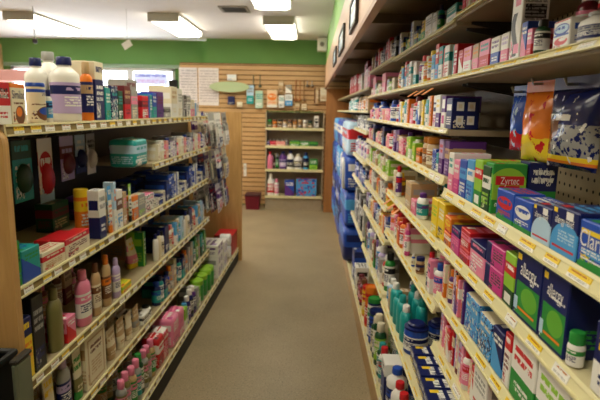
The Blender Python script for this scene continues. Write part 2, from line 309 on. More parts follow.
for x, y, l in ((-1.8, 4.3, 'lit fluorescent fixture over the back of the gondola, middle row'), (-1.8, 1.6, 'lit fluorescent fixture over the back of the gondola, near row'), (-3.58, 4.4, 'lit fluorescent fixture in the outer row, middle of the shop'), (-3.58, 1.8, 'lit fluorescent fixture in the outer row, near part of the shop')): light(x, y, l)
v = empty('ceiling_vent', (-.90, 5.95, 2.7095)); bm = bmesh.new()
for a, b_ in (((-.16, -.17, -.012), (.16, -.14, 0)), ((-.16, .14, -.012), (.16, .17, 0)), ((-.16, -.14, -.012), (-.13, .14, 0)), ((.13, -.14, -.012), (.16, .14, 0))): box(bm, a, b_)
obj('frame', bm, M['ventf'], v); bm = bmesh.new()
for k in range(9): box(bm, (-.13, -.13 + k * .031, -.010), (.13, -.112 + k * .031, -.002))
box(bm, (-.13, -.14, -.0015), (.13, .14, 0)); obj('grille', bm, M['ventd'], v); tag(v, 'dark square vent grille in the white ceiling', 'vent')
s = empty('hanging_sign', (-2.15, 6.0, 2.30)); bm = bmesh.new(); box(bm, (-.055, -.004, -.03), (.055, .004, .05), .003); p_ = obj('sign_card', bm, M['white'], s); p_.rotation_euler = (0, math.radians(-32), 0)
bm = bmesh.new(); tube(bm, [(0, 0, .05), (0, 0, .409)], .002); obj('string', bm, M['steel'], s); tag(s, 'small white sign hanging tilted from the ceiling', 'sign')
s = empty('ceiling_camera', (-3.23, 6.0, 2.30)); bm = bmesh.new(); tube(bm, [(0, 0, .05), (0, 0, .409)], .006); obj('stem', bm, M['ventf'], s)
bm = bmesh.new(); lathe(bm, [(0, 0), (.025, .01), (.03, .03), (.02, .055), (0, .06)], 12); obj('camera_head', bm, M['blackp'], s, 40); tag(s, 'small black camera on a thin stem below the ceiling', 'camera')
bm = bmesh.new(); box(bm, (.06, 8.0, 2.50), (.2085, 8.18, 2.70), .012); sp = obj('emergency_light', bm, M['white']); tag(sp, 'white wall unit high on the green soffit near the slatwall', 'light')
bm = bmesh.new(); lathe(bm, [(0, 0), (.035, 0), (.03, .02), (0, .025)], 12); c_ = obj('lens', bm, M['ventf'], sp); c_.location = (.13, 8.0, 2.6); c_.rotation_euler = (PI / 2, 0, 0)

# ---------------------------------------------------------------- shelving
TG = random.Random(3)
def rail(parent, y0, y1, zl, X, sgn, h, chan, tags, depth_in=.01):
    """price channel along y at lip X facing sgn (-1 or +1); tags ride in it"""
    bm = bmesh.new(); t = .006
    P_ = lambda f, z: (X + sgn * f, zl + z)
    k = depth_in
    pr = [P_(-.0115, 0), P_(.0, 0), P_(.0, h * .16), P_(-.004, h * .16), P_(-.004 - k * .6, h * .80), P_(-k * .7, h * .80), P_(-k, h), P_(-.0115, h)]
    extrude(bm, pr, 'y', y0, y1, [0, 0, 0, 1, 0, 0, 0, 0])
    r = obj('price_rail', bm, [M['lip'], M[chan]], parent)
    y = y0 + TG.uniform(.02, .06)
    while tags and y + .062 < y1:
        w = TG.choice((.045, .052, .06))
        bm = bmesh.new(); box(bm, (-w / 2, -.0008, 0), (w / 2, .0008, h * .60)); uvmap(bm); o = obj('price_tag', bm, M['tag'], parent)
        cols(o, 'white/yellow/white' if TG.random() < tags else 'white/white/grey')
        o.location = (X + sgn * -.0035, y + w / 2, zl + h * .18); o.rotation_euler = (-math.atan2(k * .6, h * .64), 0, -PI / 2 if sgn < 0 else PI / 2)
        y += w + TG.uniform(.02, .075)
    return r
SHELF = {
'R1b':(1,0.374,0.164,0.4,1.44,'base deck, pegboard bay'),
'R1E':(1,0.374,0.648,0.4,1.44,'second shelf up, pegboard bay'),
'R1D':(1,0.374,0.921,0.4,1.44,'third shelf up, pegboard bay'),
'R1C':(1,0.374,1.077,0.4,1.44,'fourth shelf up, pegboard bay'),
'R1B':(1,0.374,1.232,0.4,1.44,'fifth shelf up, pegboard bay'),
'R1A':(1,0.374,1.387,0.4,1.44,'sixth shelf up, pegboard bay'),
'R1T':(1,0.374,1.702,0.4,1.44,'seventh shelf up, pegboard bay'),
'R1U':(1,0.374,1.862,0.4,1.44,'top shelf, pegboard bay'),
'R2b':(2,0.374,0.164,1.44,2.48,'base deck, second wall bay'),
'R2E':(2,0.374,0.655,1.44,2.48,'second shelf up, second wall bay'),
'R2C':(2,0.374,1.027,1.44,2.48,'third shelf up, second wall bay'),
'R2B':(2,0.374,1.222,1.44,2.48,'fourth shelf up, second wall bay'),
'R2A':(2,0.374,1.417,1.44,2.48,'fifth shelf up, second wall bay'),
'R2S':(2,0.374,1.554,1.44,2.48,'sixth shelf up, second wall bay'),
'R2T':(2,0.374,1.702,1.44,2.48,'seventh shelf up, second wall bay'),
'R2U':(2,0.374,1.852,1.44,2.48,'top shelf, second wall bay'),
'R3b':(3,0.374,0.164,2.48,3.52,'base deck, third wall bay'),
'R3E':(3,0.374,0.672,2.48,3.52,'second shelf up, third wall bay'),
'R3D':(3,0.374,0.952,2.48,3.52,'third shelf up, third wall bay'),
'R3C':(3,0.374,1.127,2.48,3.52,'fourth shelf up, third wall bay'),
'R3B':(3,0.374,1.282,2.48,3.52,'fifth shelf up, third wall bay'),
'R3A':(3,0.374,1.417,2.48,3.52,'sixth shelf up, third wall bay'),
'R3S':(3,0.374,1.554,2.48,3.52,'seventh shelf up, third wall bay'),
'R3T':(3,0.374,1.702,2.48,3.52,'eighth shelf up, third wall bay'),
'R3U':(3,0.374,1.862,2.48,3.52,'top shelf, third wall bay'),
'R4b':(4,0.374,0.164,3.52,4.56,'base deck, fourth wall bay'),
'R4E':(4,0.374,0.702,3.52,4.56,'second shelf up, fourth wall bay'),
'R4C':(4,0.374,1.052,3.52,4.56,'third shelf up, fourth wall bay'),
'R4B':(4,0.374,1.242,3.52,4.56,'fourth shelf up, fourth wall bay'),
'R4A':(4,0.374,1.462,3.52,4.56,'fifth shelf up, fourth wall bay'),
'R4S':(4,0.374,1.604,3.52,4.56,'sixth shelf up, fourth wall bay'),
'R4T':(4,0.374,1.764,3.52,4.56,'top shelf, fourth wall bay'),
'R5b':(5,0.374,0.164,4.56,5.6,'base deck, fifth wall bay'),
'R5S':(5,0.374,1.604,4.56,5.6,'second shelf up, fifth wall bay'),
'R5T':(5,0.374,1.764,4.56,5.6,'top shelf, fifth wall bay'),
'L1T':('L1',0,1.54,0.02,1.3,'gondola top shelf, near bay'),
'L1M':('L1',0,1.028,0.02,1.3,'middle shelf, near gondola bay'),
'L1N':('L1',0,0.7,0.02,1.3,'knee-high shelf, near gondola bay'),
'L1O':('L1',0,0.42,0.02,1.3,'shin-high shelf, near gondola bay'),
'L1b':('L1',0.075,0.145,0.02,1.3,'base deck, near gondola bay'),
'L2T':('L2',0,1.54,1.34,2.65,'gondola top shelf, far bay'),
'L2K':('L2',0,1.29,1.34,2.65,'upper shelf, far gondola bay'),
'L2M':('L2',0,1.028,1.34,2.65,'middle shelf, far gondola bay'),
'L2N':('L2',0,0.7,1.34,2.65,'knee-high shelf, far gondola bay'),
'L2O':('L2',0,0.42,1.34,2.65,'shin-high shelf, far gondola bay'),
'L2b':('L2',0.075,0.145,1.34,2.65,'base deck, far gondola bay'),
'L3b':('L3',0.075,0.145,2.66,3.66,'gondola base under booklet rack'),

}
YB = [.40, 1.44, 2.48, 3.52, 4.56, 5.60, 6.64, 7.68]
BX = .62
bayname = ['', 'pegboard shelving bay nearest the camera, carrying allergy medicine cartons', 'second shelving bay along the wall, next to the pegboard bay', 'third shelving bay along the wall from the pegboard', 'fourth shelving bay along the wall, before the blue diaper packs',
    'fifth shelving bay along the wall, behind the blue diaper packs', 'sixth shelving bay along the wall, beyond the blue diaper packs', 'last shelving bay along the wall, against the orange wood panel']
EXTRA = {6: [.164, 1.604, 1.764], 7: [.164, 1.604, 1.764]}
for b in range(1, 8):
    y0, y1 = YB[b-1], YB[b]; R_ = empty('shelving_bay', (0, 0, 0)); tag(R_, bayname[b], 'shelving', 'shelving bays along the wall')
    bm = bmesh.new()
    if b == 1: box(bm, (BX, y0, .10), (BX + .012, y1, 2.0)); obj('pegboard', bm, M['peg'], R_)
    else:
        p = [(BX + .014, .1)]; z = .1
        while z < 1.99: p += [(BX, z), (BX, z + .044), (BX + .006, z + .044), (BX + .006, z + .05)]; z += .05
        p.append((BX + .014, z)); extrude(bm, p, 'y', y0, y1); obj('slotted_back_panel', bm, M['taupe'], R_)
    for yy in ([y0 + .012] if b < 7 else [y0 + .012, y1 - .012]):
        bm = bmesh.new(); box(bm, (BX - .03, yy - .012, .0), (BX + .03, yy + .012, 2.0), .002); obj('upright', bm, M['taupe'], R_)
    keys = [k for k in SHELF if k[:2] == 'R%d' % b]
    zs = [(k[2], SHELF[k][2]) for k in keys] if b < 6 else [('b' if i == 0 else 'X', z) for i, z in enumerate(EXTRA[b])]
    for nm, z in zs:
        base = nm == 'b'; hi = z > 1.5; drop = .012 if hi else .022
        X = .374
        bm = bmesh.new(); box(bm, (X + .012, y0 + .002, z - .018), (BX - .001, y1 - .002, z - .0005), .002)
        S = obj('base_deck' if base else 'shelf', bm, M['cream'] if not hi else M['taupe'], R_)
        rail(S, y0 + .003, y1 - .003, z - drop, X, -1, drop + .003, 'lip', .75 if b < 3 else (.4 if b < 5 else 0))
        if not base:
            for yy in (y0 + .03, y1 - .012):
                bm = bmesh.new(); extrude(bm, [(BX - .005, z - .019), (X + .05, z - .019), (X + .05, z - .026), (BX - .005, z - .06)], 'y', yy - .003, yy + .003); obj('bracket', bm, M['bracket'], S)
        if b == 2 and nm in 'TB':
            for k in range(3):
                bm = bmesh.new(); box(bm, (-.045, -.006, -.001), (0, .006, .001)); t_ = obj('shelf_talker', bm, M['talker'], S)
                t_.location = (X + .006, (1.64 if nm == 'T' else 2.10) + k * .12, z - .026); t_.rotation_euler = (0, math.radians(-28), .5)
    bm = bmesh.new(); box(bm, (.371, y0, 0), (.386, y1, .141)); obj('kick_board', bm, M['kickwood'], R_)
    if b == 1:
        for y, z in ((1.215, 1.655), (1.11, 1.668), (.965, 1.66)):
            bm = bmesh.new(); tube(bm, [(BX + .002, y, z + .004), (.47, y, z - .004), (.465, y, z + .008)], .0028); obj('peg_hook', bm, M['steel'], R_)

LY = math.radians(1.317)
LP = Vector((-.872 - 1.505 * math.tan(LY), 1.495, 0))
G = empty('gondola', LP, -LY); tag(G, 'long freestanding gondola of cream shelves with tan oak end panels', 'gondola')
LM = Matrix.Translation(LP) @ Matrix.Rotation(-LY, 4, 'Z')
bm = bmesh.new()   # near end panel, rounded top corner
pr = [(-.93, 0), (.0, 0), (.0, 1.47)] + [(-.06 + .06 * math.cos(a), 1.487 + .05 * math.sin(a)) for a in (0, .3, .6, .9, 1.2, 1.57)] + [(-.87 - .06 * math.sin(a), 1.487 + .05 * math.cos(a)) for a in (0, .5, 1.0, 1.57)]
extrude(bm, pr, 'y', -.03, 0); obj('end_panel', bm, M['panelwood'], G)
bm = bmesh.new(); extrude(bm, [(-.93, 0), (.105, 0), (.105, 1.57), (-.93, 1.57)], 'y', 3.70, 3.73); obj('end_panel', bm, M['panelwood'], G)
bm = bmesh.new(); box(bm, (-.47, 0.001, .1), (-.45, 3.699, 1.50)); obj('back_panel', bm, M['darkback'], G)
bm = bmesh.new(); box(bm, (-.86, .001, 0), (.068, 3.699, .105)); obj('toe_kick', bm, M['black'], G)
for z, y0, y1, X, nm in ((.145, .001, 3.699, .075, 'base_deck'), (.42, .001, 1.30, 0, 'shelf'), (.425, 1.302, 2.66, 0, 'shelf'), (.70, .001, 1.30, 0, 'shelf'), (.705, 1.302, 2.66, 0, 'shelf'), (1.028, .001, 2.66, 0, 'shelf'), (1.29, 1.302, 2.66, 0, 'shelf'), (1.54, .001, 2.66, 0, 'top_shelf')):
    bm = bmesh.new(); zz = z - .0006 if z not in (.425, .705) else z - .0056
    box(bm, ((-.449 if nm != 'top_shelf' else -.93), y0, zz - .02), (X - .012, y1, zz), .002); S = obj(nm, bm, M['tanmetal'], G)
    rail(S, y0, y1, zz - .034, X, 1, .036, 'chan', .45, .004)
for tz in (1.55, 1.24, .95):
    for y in (2.82, 3.12):
        bm = bmesh.new(); tube(bm, [(-.452, y, tz + .019), (.05, y, tz + .017), (.055, y, tz + .03)], .003); obj('card_hook', bm, M['steel'], G)
for y in (.60, .78, .98, 1.12, 1.24):
    bm = bmesh.new(); tube(bm, [(-.452, y, 1.457), (-.32, y, 1.4565), (-.315, y, 1.468)], .003); obj('peg_hook', bm, M['steel'], G)

# ---------------------------------------------------------------- goods
ITEMS = [
('R1A','ctn',0.6199,0.7141,0.06794,0,0.07,'blue/yellow/green','claritin','',0,('Claritin', 'white', 0.5, 0.62, 0.9)),
('R1A','ctn',0.717,0.7991,0.0732,0,0.07,'navy/sky/red','allergy','',0,('allergy relief', 'white', 0.5, 0.72, 0.7)),
('R1A','ctn',0.8003,0.8685,0.06342,0,0.075,'navy/paleblue/red','allergy','',0,('allergy relief', 'white', 0.5, 0.72, 0.7)),
('R1A','ctn',0.8706,0.9498,0.06004,0,0.065,'blue/white/green','oval','',0,None),
('R1A','ctn',0.9523,1.041,0.06278,0,0.06,'blue/red/green','oval','',0,None),
('R1A','ctn',1.087,1.138,0.09998,0,0.1,'darkgreen/white/lime','band','',0,None),
('R1A','ctn',1.141,1.196,0.1077,0,0.1,'lime/red/green','zyr','',0,None),
('R1A','ctn',1.2,1.253,0.1021,0,0.1,'sky/white/blue','band','',0,None),
('R1A','ctn',1.257,1.315,0.09635,0,0.1,'blue/sky/white','band','',0,None),
('R1A','ctn',1.32,1.368,0.09075,0,0.1,'pink/magenta/white','half','',0,None),
('R1A','ctn',1.373,1.425,0.1047,0,0.1,'white/pink/teal','half','',0,None),
('R1A','face',1.077,1.127,0.108,0.426,0.072,'green/lime/red','zyrface','',0,('Zyrtec', 'white', 0.5, 0.66, 0.55)),
('R1A','face',1.08,1.13,0.112,0.497,0.062,'navy/green/white','half','',0,('all-day\nallergy', 'white', 0.52, 0.74, 0.62)),
('R1B','ctn',0.56,0.645,0.1,0,0.1,'navy/white/yellow','half','',0,None),
('R1B','spray',0.6942,0.7196,0.05365,0,0,'white/green/white','band','',0,None),
('R1B','ctn',0.7206,0.8046,0.121,0,0.12,'navy/green/white','allergy2','',0,('allergy', 'white', 0.52, 0.76, 0.6)),
('R1B','ctn',0.8085,0.9129,0.121,0,0.12,'navy/green/white','allergy2','',0,('allergy', 'white', 0.5, 0.76, 0.6)),
('R1B','ctn',0.9154,0.9698,0.104,0,0.13,'lime/red/darkgreen','zyr','',0,None),
('R1B','ctn',0.9752,1.072,0.05008,0,0.1,'magenta/navy/darkgreen','side','',0,None),
('R1B','ctn',0.9752,1.072,0.04662,0,0.1,'magenta/navy/darkgreen','side','',0.05108,None),
('R1B','ctn',1.079,1.181,0.07344,0,0.1,'pink/navy/white','top','',0,None),
('R1B','ctn',1.189,1.265,0.035,0,0.1,'red/pink/navy','band','',0,None),
('R1B','ctn',1.189,1.265,0.04705,0,0.1,'red/pink/white','band','',0.036,None),
('R1B','ctn',1.27,1.352,0.0683,0,0.1,'magenta/navy/pink','top','',0,None),
('R1B','ctn',1.358,1.423,0.035,0,0.1,'orange/white/navy','band','',0,None),
('R1B','ctn',1.358,1.423,0.04531,0,0.1,'orange/yellow/red','oval','',0.036,None),
('R1B','ctn',1.428,1.5,0.1075,0,0.1,'yellow/white/navy','plain','',0,None),
('R1B','ctn',0.6,0.69,0.11,0.13,0.06,'green/red/white','oval','rear',0,None),
('R1C','ctn',0.6799,0.7923,0.121,0,0.14,'white/green/lime','half','',0,None),
('R1C','ctn',0.7963,0.8958,0.1194,0,0.16,'white/green/red','half','',0,None),
('R1C','ctn',0.9008,0.9323,0.1074,0,0.16,'white/red/maroon','top','',0,None),
('R1C','ctn',0.9378,0.9956,0.0927,0,0.12,'navy/sky/white','diag','',0,None),
('R1C','ctn',1.002,1.081,0.08626,0,0.16,'sky/navy/cream','dots','',0,None),
('R1C','ctn',1.088,1.182,0.0934,0,0.16,'sky/blue/cream','dots','',0,None),
('R1C','ctn',1.199,1.212,0.1106,0,0.12,'purple/white/navy','plain','',0,None),
('R1D','ctn',1.001,1.086,0.122,0,0.12,'white/grey/red','plain','',0,None),
('R1T','jug',0.7423,0.8044,0.04564,0,0,'white/grey/navy','wrap','',0,None),
('R1T','ctn',0.8054,0.8611,0.04459,0,0.07,'white/blue/red','motrin','',0,None),
('R1T','btl',0.9155,0.9419,0.06069,0,0,'darkgreen/black/white','wrap','',0,None),
('R1T','ctn',0.9429,0.9635,0.04956,0,0.06,'pink/red/white','half','',0,None),
('R1T','ctn',0.9657,0.9908,0.06535,0,0.06,'blue/pink/white','diag','',0,None),
('R1T','ctn',0.9955,1.045,0.126,0,0.05,'white/black/pink','sil','',0,None),
('R1T','ctn',1.051,1.095,0.05963,0,0.06,'white/pink/lavender','half','',0,None),
('R1T','ctn',1.1,1.155,0.05947,0,0.08,'white/blue/purple','half','',0,None),
('R1T','ctn',1.162,1.231,0.06236,0,0.07,'pink/red/teal','half','',0,None),
('R1T','ctn',1.234,1.284,0.0615,0,0.07,'tan/pink/orange','half','',0,None),
('R1T','ctn',1.292,1.356,0.06231,0,0.06,'pink/white/orange','half','',0,None),
('R1T','ctn',1.36,1.402,0.06152,0,0.1,'red/white/pink','diag','',0,None),
('R1T','btl',0.82,0.865,0.126,0.09,0,'maroon/white/red','wrap','rear',0,None),
('R1T','btl',0.755,0.805,0.126,0.09,0,'darkgreen/black/white','wrap','rear',0,None),
('R1T','btl',0.7,0.745,0.126,0.09,0,'maroon/red/white','wrap','rear',0,None),
('R1T','btl',0.88,0.92,0.126,0.09,0,'white/maroon/red','wrap','rear',0,None),
('R1T','btl',0.932,0.972,0.12,0.08,0,'maroon/white/pink','wrap','rear',0,None),
('R2U','ctn',1.455,1.561,0.04602,0,0.08,'teal/white/cream','half','',0,None),
('R2U','btl',1.655,1.677,0.07976,0,0,'teal/navy/green','wrap','',0,None),
('R2U','ctn',1.678,1.738,0.0652,0,0.08,'white/grey/cream','plain','',0,None),
('R2U','ctn',1.752,1.843,0.0733,0,0.08,'white/grey/tan','plain','',0,None),
('R2S','face',1.455,1.515,0.088,0.434,0.078,'navy/white/cream','quad','',0,None),
('R2A','btl',2.05,2.11,0.103,0.13,0,'navy/purple/white','wrap','rear',0,None),
('R2B','oval',1.767,1.837,0.09251,0,0,'white/purple/teal','teal','',0,None),
('R2B','ctn',1.51,1.584,0.1149,0,0.1,'yellow/lime/white','plain','',0,None),
('R2B','ctn',1.838,1.911,0.05559,0,0.08,'pink/white/red','plain','',0,None),
('R2B','ctn',1.921,2.039,0.107,0,0.1,'tan/grey/white','plain','',0,None),
('R2B','btl',2.259,2.287,0.1384,0,0,'white/red/purple','wrap','',0,None),
('R2C','btl',1.591,1.601,0.09023,0,0,'white/white/navy','wrap','',0,None),
('R2C','jar',1.742,1.774,0.06121,0,0,'tan/navy/brown','wrap','',0,None),
('R2C','btl',1.834,1.849,0.04785,0,0,'blue/white/cream','wrap','',0,None),
('R2C','btl',1.977,2.001,0.1303,0,0,'magenta/pink/white','wrap','',0,None),
('R2E','ctn',1.46,1.532,0.052,0,0.15,'navy/white/yellow','plain','',0,None),
('R2E','ctn',1.537,1.609,0.05,0.004,0.15,'navy/white/yellow','plain','',0,None),
('R2E','ctn',1.614,1.686,0.052,0.008,0.15,'navy/white/yellow','plain','',0,None),
('R2E','ctn',1.691,1.763,0.05,0.012,0.15,'navy/white/yellow','plain','',0,None),
('R2E','ctn',1.768,1.84,0.052,0.016,0.15,'navy/white/yellow','plain','',0,None),
('R2E','tub',1.848,1.945,0.125,0,0,'blue/navy/white','ring','',0,None),
('R2E','tub',1.9,1.99,0.115,0.105,0,'blue/navy/white','ring','rear',0,None),
('R2E','oval',1.955,2.038,0.155,0,0,'teal/white/green','plain','',0,None),
('R2E','oval',2.043,2.126,0.165,0,0,'teal/teal/green','plain','',0,None),
('R2E','oval',2.131,2.214,0.15,0,0,'teal/teal/green','plain','',0,None),
('R2E','oval',2.219,2.302,0.16,0,0,'teal/white/green','plain','',0,None),
('R2E','oval',2,2.083,0.165,0.075,0,'teal/teal/green','plain','rear',0,None),
('R2E','oval',2.088,2.171,0.165,0.075,0,'teal/white/green','plain','rear',0,None),
('R2E','oval',2.176,2.259,0.165,0.075,0,'teal/teal/green','plain','rear',0,None),
('R2b','vit',2.19,2.29,0.235,0,0,'white/blue/navy','wrap','',0,None),
('R2b','vit',2.07,2.15,0.235,0,0,'white/red/sky','wrap','',0,None),
('R2b','vit',1.97,2.05,0.24,0,0,'white/red/navy','wrap','',0,None),
('R2b','btl',2.23,2.3,0.21,0.11,0,'white/navy/blue','wrap','rear',0,None),
('R2b','btl',2.1,2.16,0.19,0.11,0,'darkgreen/black/lime','wrap','rear',0,None),
('R2b','ctn',2.305,2.425,0.21,0,0.09,'navy/white/blue','top','',0,None),
('R3b','btl',2.49,2.55,0.2,0,0,'white/red/teal','wrap','',0,None),
('R3b','btl',2.56,2.62,0.19,0,0,'darkgreen/teal/white','wrap','',0,None),
('R3b','ctn',2.5,2.64,0.22,0.115,0.08,'teal/navy/white','half','rear',0,None),
('R3b','btl',2.68,2.75,0.25,0,0,'darkgreen/cream/lime','wrap','',0,None),
('R3b','btl',2.76,2.83,0.27,0,0,'darkgreen/cream/white','wrap','',0,None),
('R3b','btl',2.84,2.91,0.22,0,0,'darkgreen/cream/cream','wrap','',0,None),
('R3b','jar',2.7,2.77,0.23,0.11,0,'darkgreen/cream/white','wrap','rear',0,None),
('R3b','jar',2.78,2.85,0.23,0.11,0,'darkgreen/cream/olive','wrap','rear',0,None),
('R3b','jar',2.86,2.93,0.23,0.11,0,'darkgreen/cream/lime','wrap','rear',0,None),
('R3b','can',3.04,3.13,0.26,0,0,'navy/green/white','wrap','',0,None),
('R3b','can',2.94,3.03,0.22,0,0,'darkgreen/navy/blue','wrap','',0,None),
('R3b','can',3.2,3.29,0.28,0,0,'orange/orange/red','wrap','',0,None),
('R3b','can',3.38,3.47,0.22,0,0,'orange/red/yellow','wrap','',0,None),
('R4b','btl',3.58,3.65,0.2,0,0,'maroon/brown/red','wrap','',0,None),
('R4b','btl',3.68,3.75,0.18,0,0,'maroon/maroon/pink','wrap','',0,None),
('R4b','btl',3.78,3.85,0.17,0,0,'brown/maroon/tan','wrap','',0,None),
('R4b','ctn',3.95,4.1,0.18,0,0,'white/black/grey','quad','',0,None),
('R4b','ctn',4.16,4.32,0.25,0,0,'navy/blue/white','band','',0,None),
('L1T','ctn',-0.04246,0.0482,0.1248,0,0.12,'red/white/black','half','',0,('Similac', 'white', 0.5, 0.72, 0.8)),
('L1T','ctn',0.05074,0.128,0.1235,0,0.1,'cream/orange/brown','simbear','',0,('Similac', 'navy', 0.5, 0.72, 0.85)),
('L1T','can',0.2078,0.2681,0.1338,0,0,'cream/blue/white','bear','',0,('Similac', 'navy', 0.5, 0.72, 0.6)),
('L1T','btl',0.2717,0.2964,0.1127,0,0,'white/navy/sky','wrap','',0,None),
('L1T','btl',0.5806,0.6306,0.2369,0,0,'orange/tan/navy','wrap','',0,None),
('L1T','ctn',0.6316,0.7202,0.2428,0,0.1,'navy/cream/white','top','',0,None),
('L1T','ctn',0.7306,0.7839,0.1401,0,0.1,'teal/white/green','plain','',0,None),
('L1T','ctn',0.7948,0.8628,0.1521,0,0.1,'navy/white/teal','dots','',0,None),
('L1T','ctn',0.8686,0.9226,0.1324,0,0.08,'darkgreen/teal/white','plain','',0,None),
('L1T','ctn',0.9411,1.025,0.1593,0,0.1,'maroon/red/tan','half','',0,None),
('L1T','ctn',1.031,1.121,0.1441,0,0.08,'grey/pink/cream','band','',0,None),
('L1T','ctn',1.318,1.487,0.2099,0.14,0.1,'maroon/grey/cream','top','rear',0,None),
('L1T','vit',0.4393,0.5259,0.2384,0.12,0,'white/navy/cream','plain','rear',0,None),
('L1T','vit',0.7227,0.8265,0.2915,0.22,0,'white/grey/cream','plain','rear',0,None),
('L1T','vit',0.4555,0.567,0.2464,0.01,0,'white/navy/lavender','wrap','',0,None),
('L1T','ctn',0.9749,1.121,0.275,0.2,0.1,'tan/brown/white','band','rear',0,None),
('L2T','ctn',1.18,1.273,0.1187,0,0.1,'red/maroon/white','band','',0,None),
('L2T','ctn',1.281,1.338,0.1264,0,0.1,'teal/blue/white','side','',0,None),
('L2T','ctn',1.347,1.416,0.1396,0,0.1,'blue/teal/white','half','',0,None),
('L2T','ctn',1.425,1.535,0.1486,0,0.1,'purple/maroon/navy','plain','',0,None),
('L2T','ctn',1.545,1.676,0.06369,0,0.06,'grey/black/white','band','',0,None),
('L2T','ctn',1.915,2.097,0.2054,0.12,0.1,'cream/tan/white','plain','rear',0,None),
('L2T','ctn',1.697,1.829,0.1898,0,0.1,'cream/white/tan','half','',0,None),
('L2T','ctn',1.841,1.948,0.1828,0,0.1,'white/grey/cream','plain','',0,None),
('L2T','ctn',1.961,2.05,0.1472,0,0.1,'black/grey/white','side','',0,None),
('L2T','ctn',2.063,2.158,0.1435,0,0.1,'white/grey/black','top','',0,None),
('L2T','ctn',2.172,2.272,0.1181,0,0.1,'cream/pink/white','half','',0,None),
('L2T','ctn',2.287,2.394,0.09835,0,0.1,'white/sky/grey','side','',0,None),
('L2T','jar',2.532,2.552,0.035,0,0,'purple/navy/blue','wrap','',0,None),
('L2K','pack',1.053,1.248,0.1449,0,0,'teal/paleblue/white','band','',0,None),
('L1M','ctn',0.008,0.035,0.1486,0,0.12,'green/darkgreen/teal','plain','',0,None),
('L1M','ctn',0.03843,0.1442,0.1077,0,0.1,'teal/blue/green','diag','',0,None),
('L1M','ctn',0.1568,0.3081,0.06859,0,0.06,'cream/red/tan','band','',0,None),
('L1M','ctn',0.3119,0.5149,0.07541,0,0.06,'cream/red/maroon','top','',0,None),
('L1M','ctn',0.3602,0.5419,0.05505,0.09,0.06,'tan/red/cream','top','rear',0,None),
('L1M','can',0.638,0.7007,0.2123,0.075,0,'yellow/yellow/orange','wrap','rear',0,None),
('L1M','ctn',0.6106,0.6775,0.2146,0,0.05,'white/navy/grey','half','',0,None),
('L1M','tube',0.7252,0.7689,0.2166,0,0,'white/orange/sky','x','',0,None),
('L1M','ctn',0.7699,0.7946,0.2283,0,0.05,'paleblue/white/orange','half','',0,None),
('L1M','ctn',0.8004,0.867,0.1849,0,0.05,'white/brown/sky','band','',0,None),
('L1M','ctn',0.8732,0.9177,0.1654,0,0.05,'tan/pink/white','plain','',0,None),
('L1M','tube',0.9651,1.002,0.1916,0,0,'white/black/lime','x','',0,None),
('L1M','ctn',1.003,1.069,0.123,0,0.05,'orange/white/grey','band','',0,None),
('L1M','ctn',1.076,1.174,0.1176,0,0.05,'grey/cream/lime','plain','',0,None),
('L1M','ctn',1.182,1.323,0.09659,0,0.06,'white/black/pink','dots','',0,None),
('L1M','ctn',0.7017,0.86,0.13,0.26,0.08,'darkgreen/maroon/tan','band','rear',0,None),
('L1M','pack',0.95,1.2,0.12,0.2,0,'purple/navy/white','band','rear',0,None),
('L1N','ctn',0.01206,0.06483,0.2136,0,0.05,'yellow/navy/orange','top','',0,None),
('L1N','ctn',0.0709,0.1406,0.2637,0,0.12,'black/grey/navy','plain','',0,None),
('L1N','oval',0.207,0.2864,0.2401,0,0,'olive/olive/tan','plain','',0,None),
('L1N','oval',0.433,0.5244,0.2336,0,0,'pink/pink/white','wrap','',0,None),
('L1N','ctn',0.2874,0.354,0.09918,0,0.1,'pink/red/white','diag','',0,None),
('L1N','oval',0.549,0.6103,0.2327,0,0,'tan/brown/cream','wrap','',0,None),
('L1N','oval',0.6537,0.7185,0.2374,0,0,'tan/orange/brown','wrap','',0,None),
('L1N','oval',0.761,0.8221,0.1919,0,0,'lavender/lavender/white','wrap','',0,None),
('L1N','tube',1.181,1.339,0.1727,0.07,0,'cream/yellow/pink','big','rear',0,None),
('L1N','ctn',0.8231,0.9359,0.03793,0,0.05,'yellow/lime/red','band','',0,None),
('L1N','ctn',1.256,1.297,0.2,0.05,0.1,'green/lime/white','side','',0,None),
('L1O','tube',0.1291,0.2045,0.231,0,0,'cream/yellow/grey','big','',0,None),
('L1O','oval',0.2367,0.3113,0.231,0,0,'grey/lavender/navy','wrap','',0,None),
('L1O','tube',0.3449,0.4194,0.208,0,0,'cream/green/olive','big','',0,None),
('L1O','ctn',0.4204,0.6029,0.231,0,0.03,'cream/tan/brown','frame','',0,None),
('L1O','tube',0.6704,0.7677,0.1503,0,0,'cream/tan/tan','big','',0,None),
('L1O','tube',0.7843,0.8794,0.152,0,0,'tan/cream/cream','big','',0,None),
('L1O','tube',0.8866,0.9696,0.1435,0,0,'cream/cream/tan','big','',0,None),
('L1O','tube',0.9863,1.073,0.135,0,0,'tan/cream/grey','big','',0,None),
('L2b','pack',1.36,1.5,0.19,0,0,'pink/white/magenta','plain','',0,None),
('L2b','pack',1.51,1.62,0.18,0,0,'pink/magenta/white','plain','',0,None),
('L3b','ctn',2.68,2.92,0.2,0,0.2,'white/grey/lavender','quad','',0,None),
('L3b','ctn',2.68,2.92,0.09,0,0.2,'white/purple/lavender','quad','',0.201,None),
('L3b','ctn',2.95,3.12,0.25,0,0.2,'white/lavender/grey','quad','',0,None),
('R1C','ctn',1.225,1.241,0.09651,0.007811,0,'cream/orange/pink','half','',0,None),
('R1C','ctn',1.243,1.257,0.09866,0.000696,0,'pink/white/blue','band','',0,None),
('R1C','ctn',1.261,1.278,0.1043,0.0008383,0,'orange/purple/white','diag','',0,None),
('R1C','ctn',1.28,1.294,0.09294,0.001486,0,'lavender/maroon/white','band','',0,None),
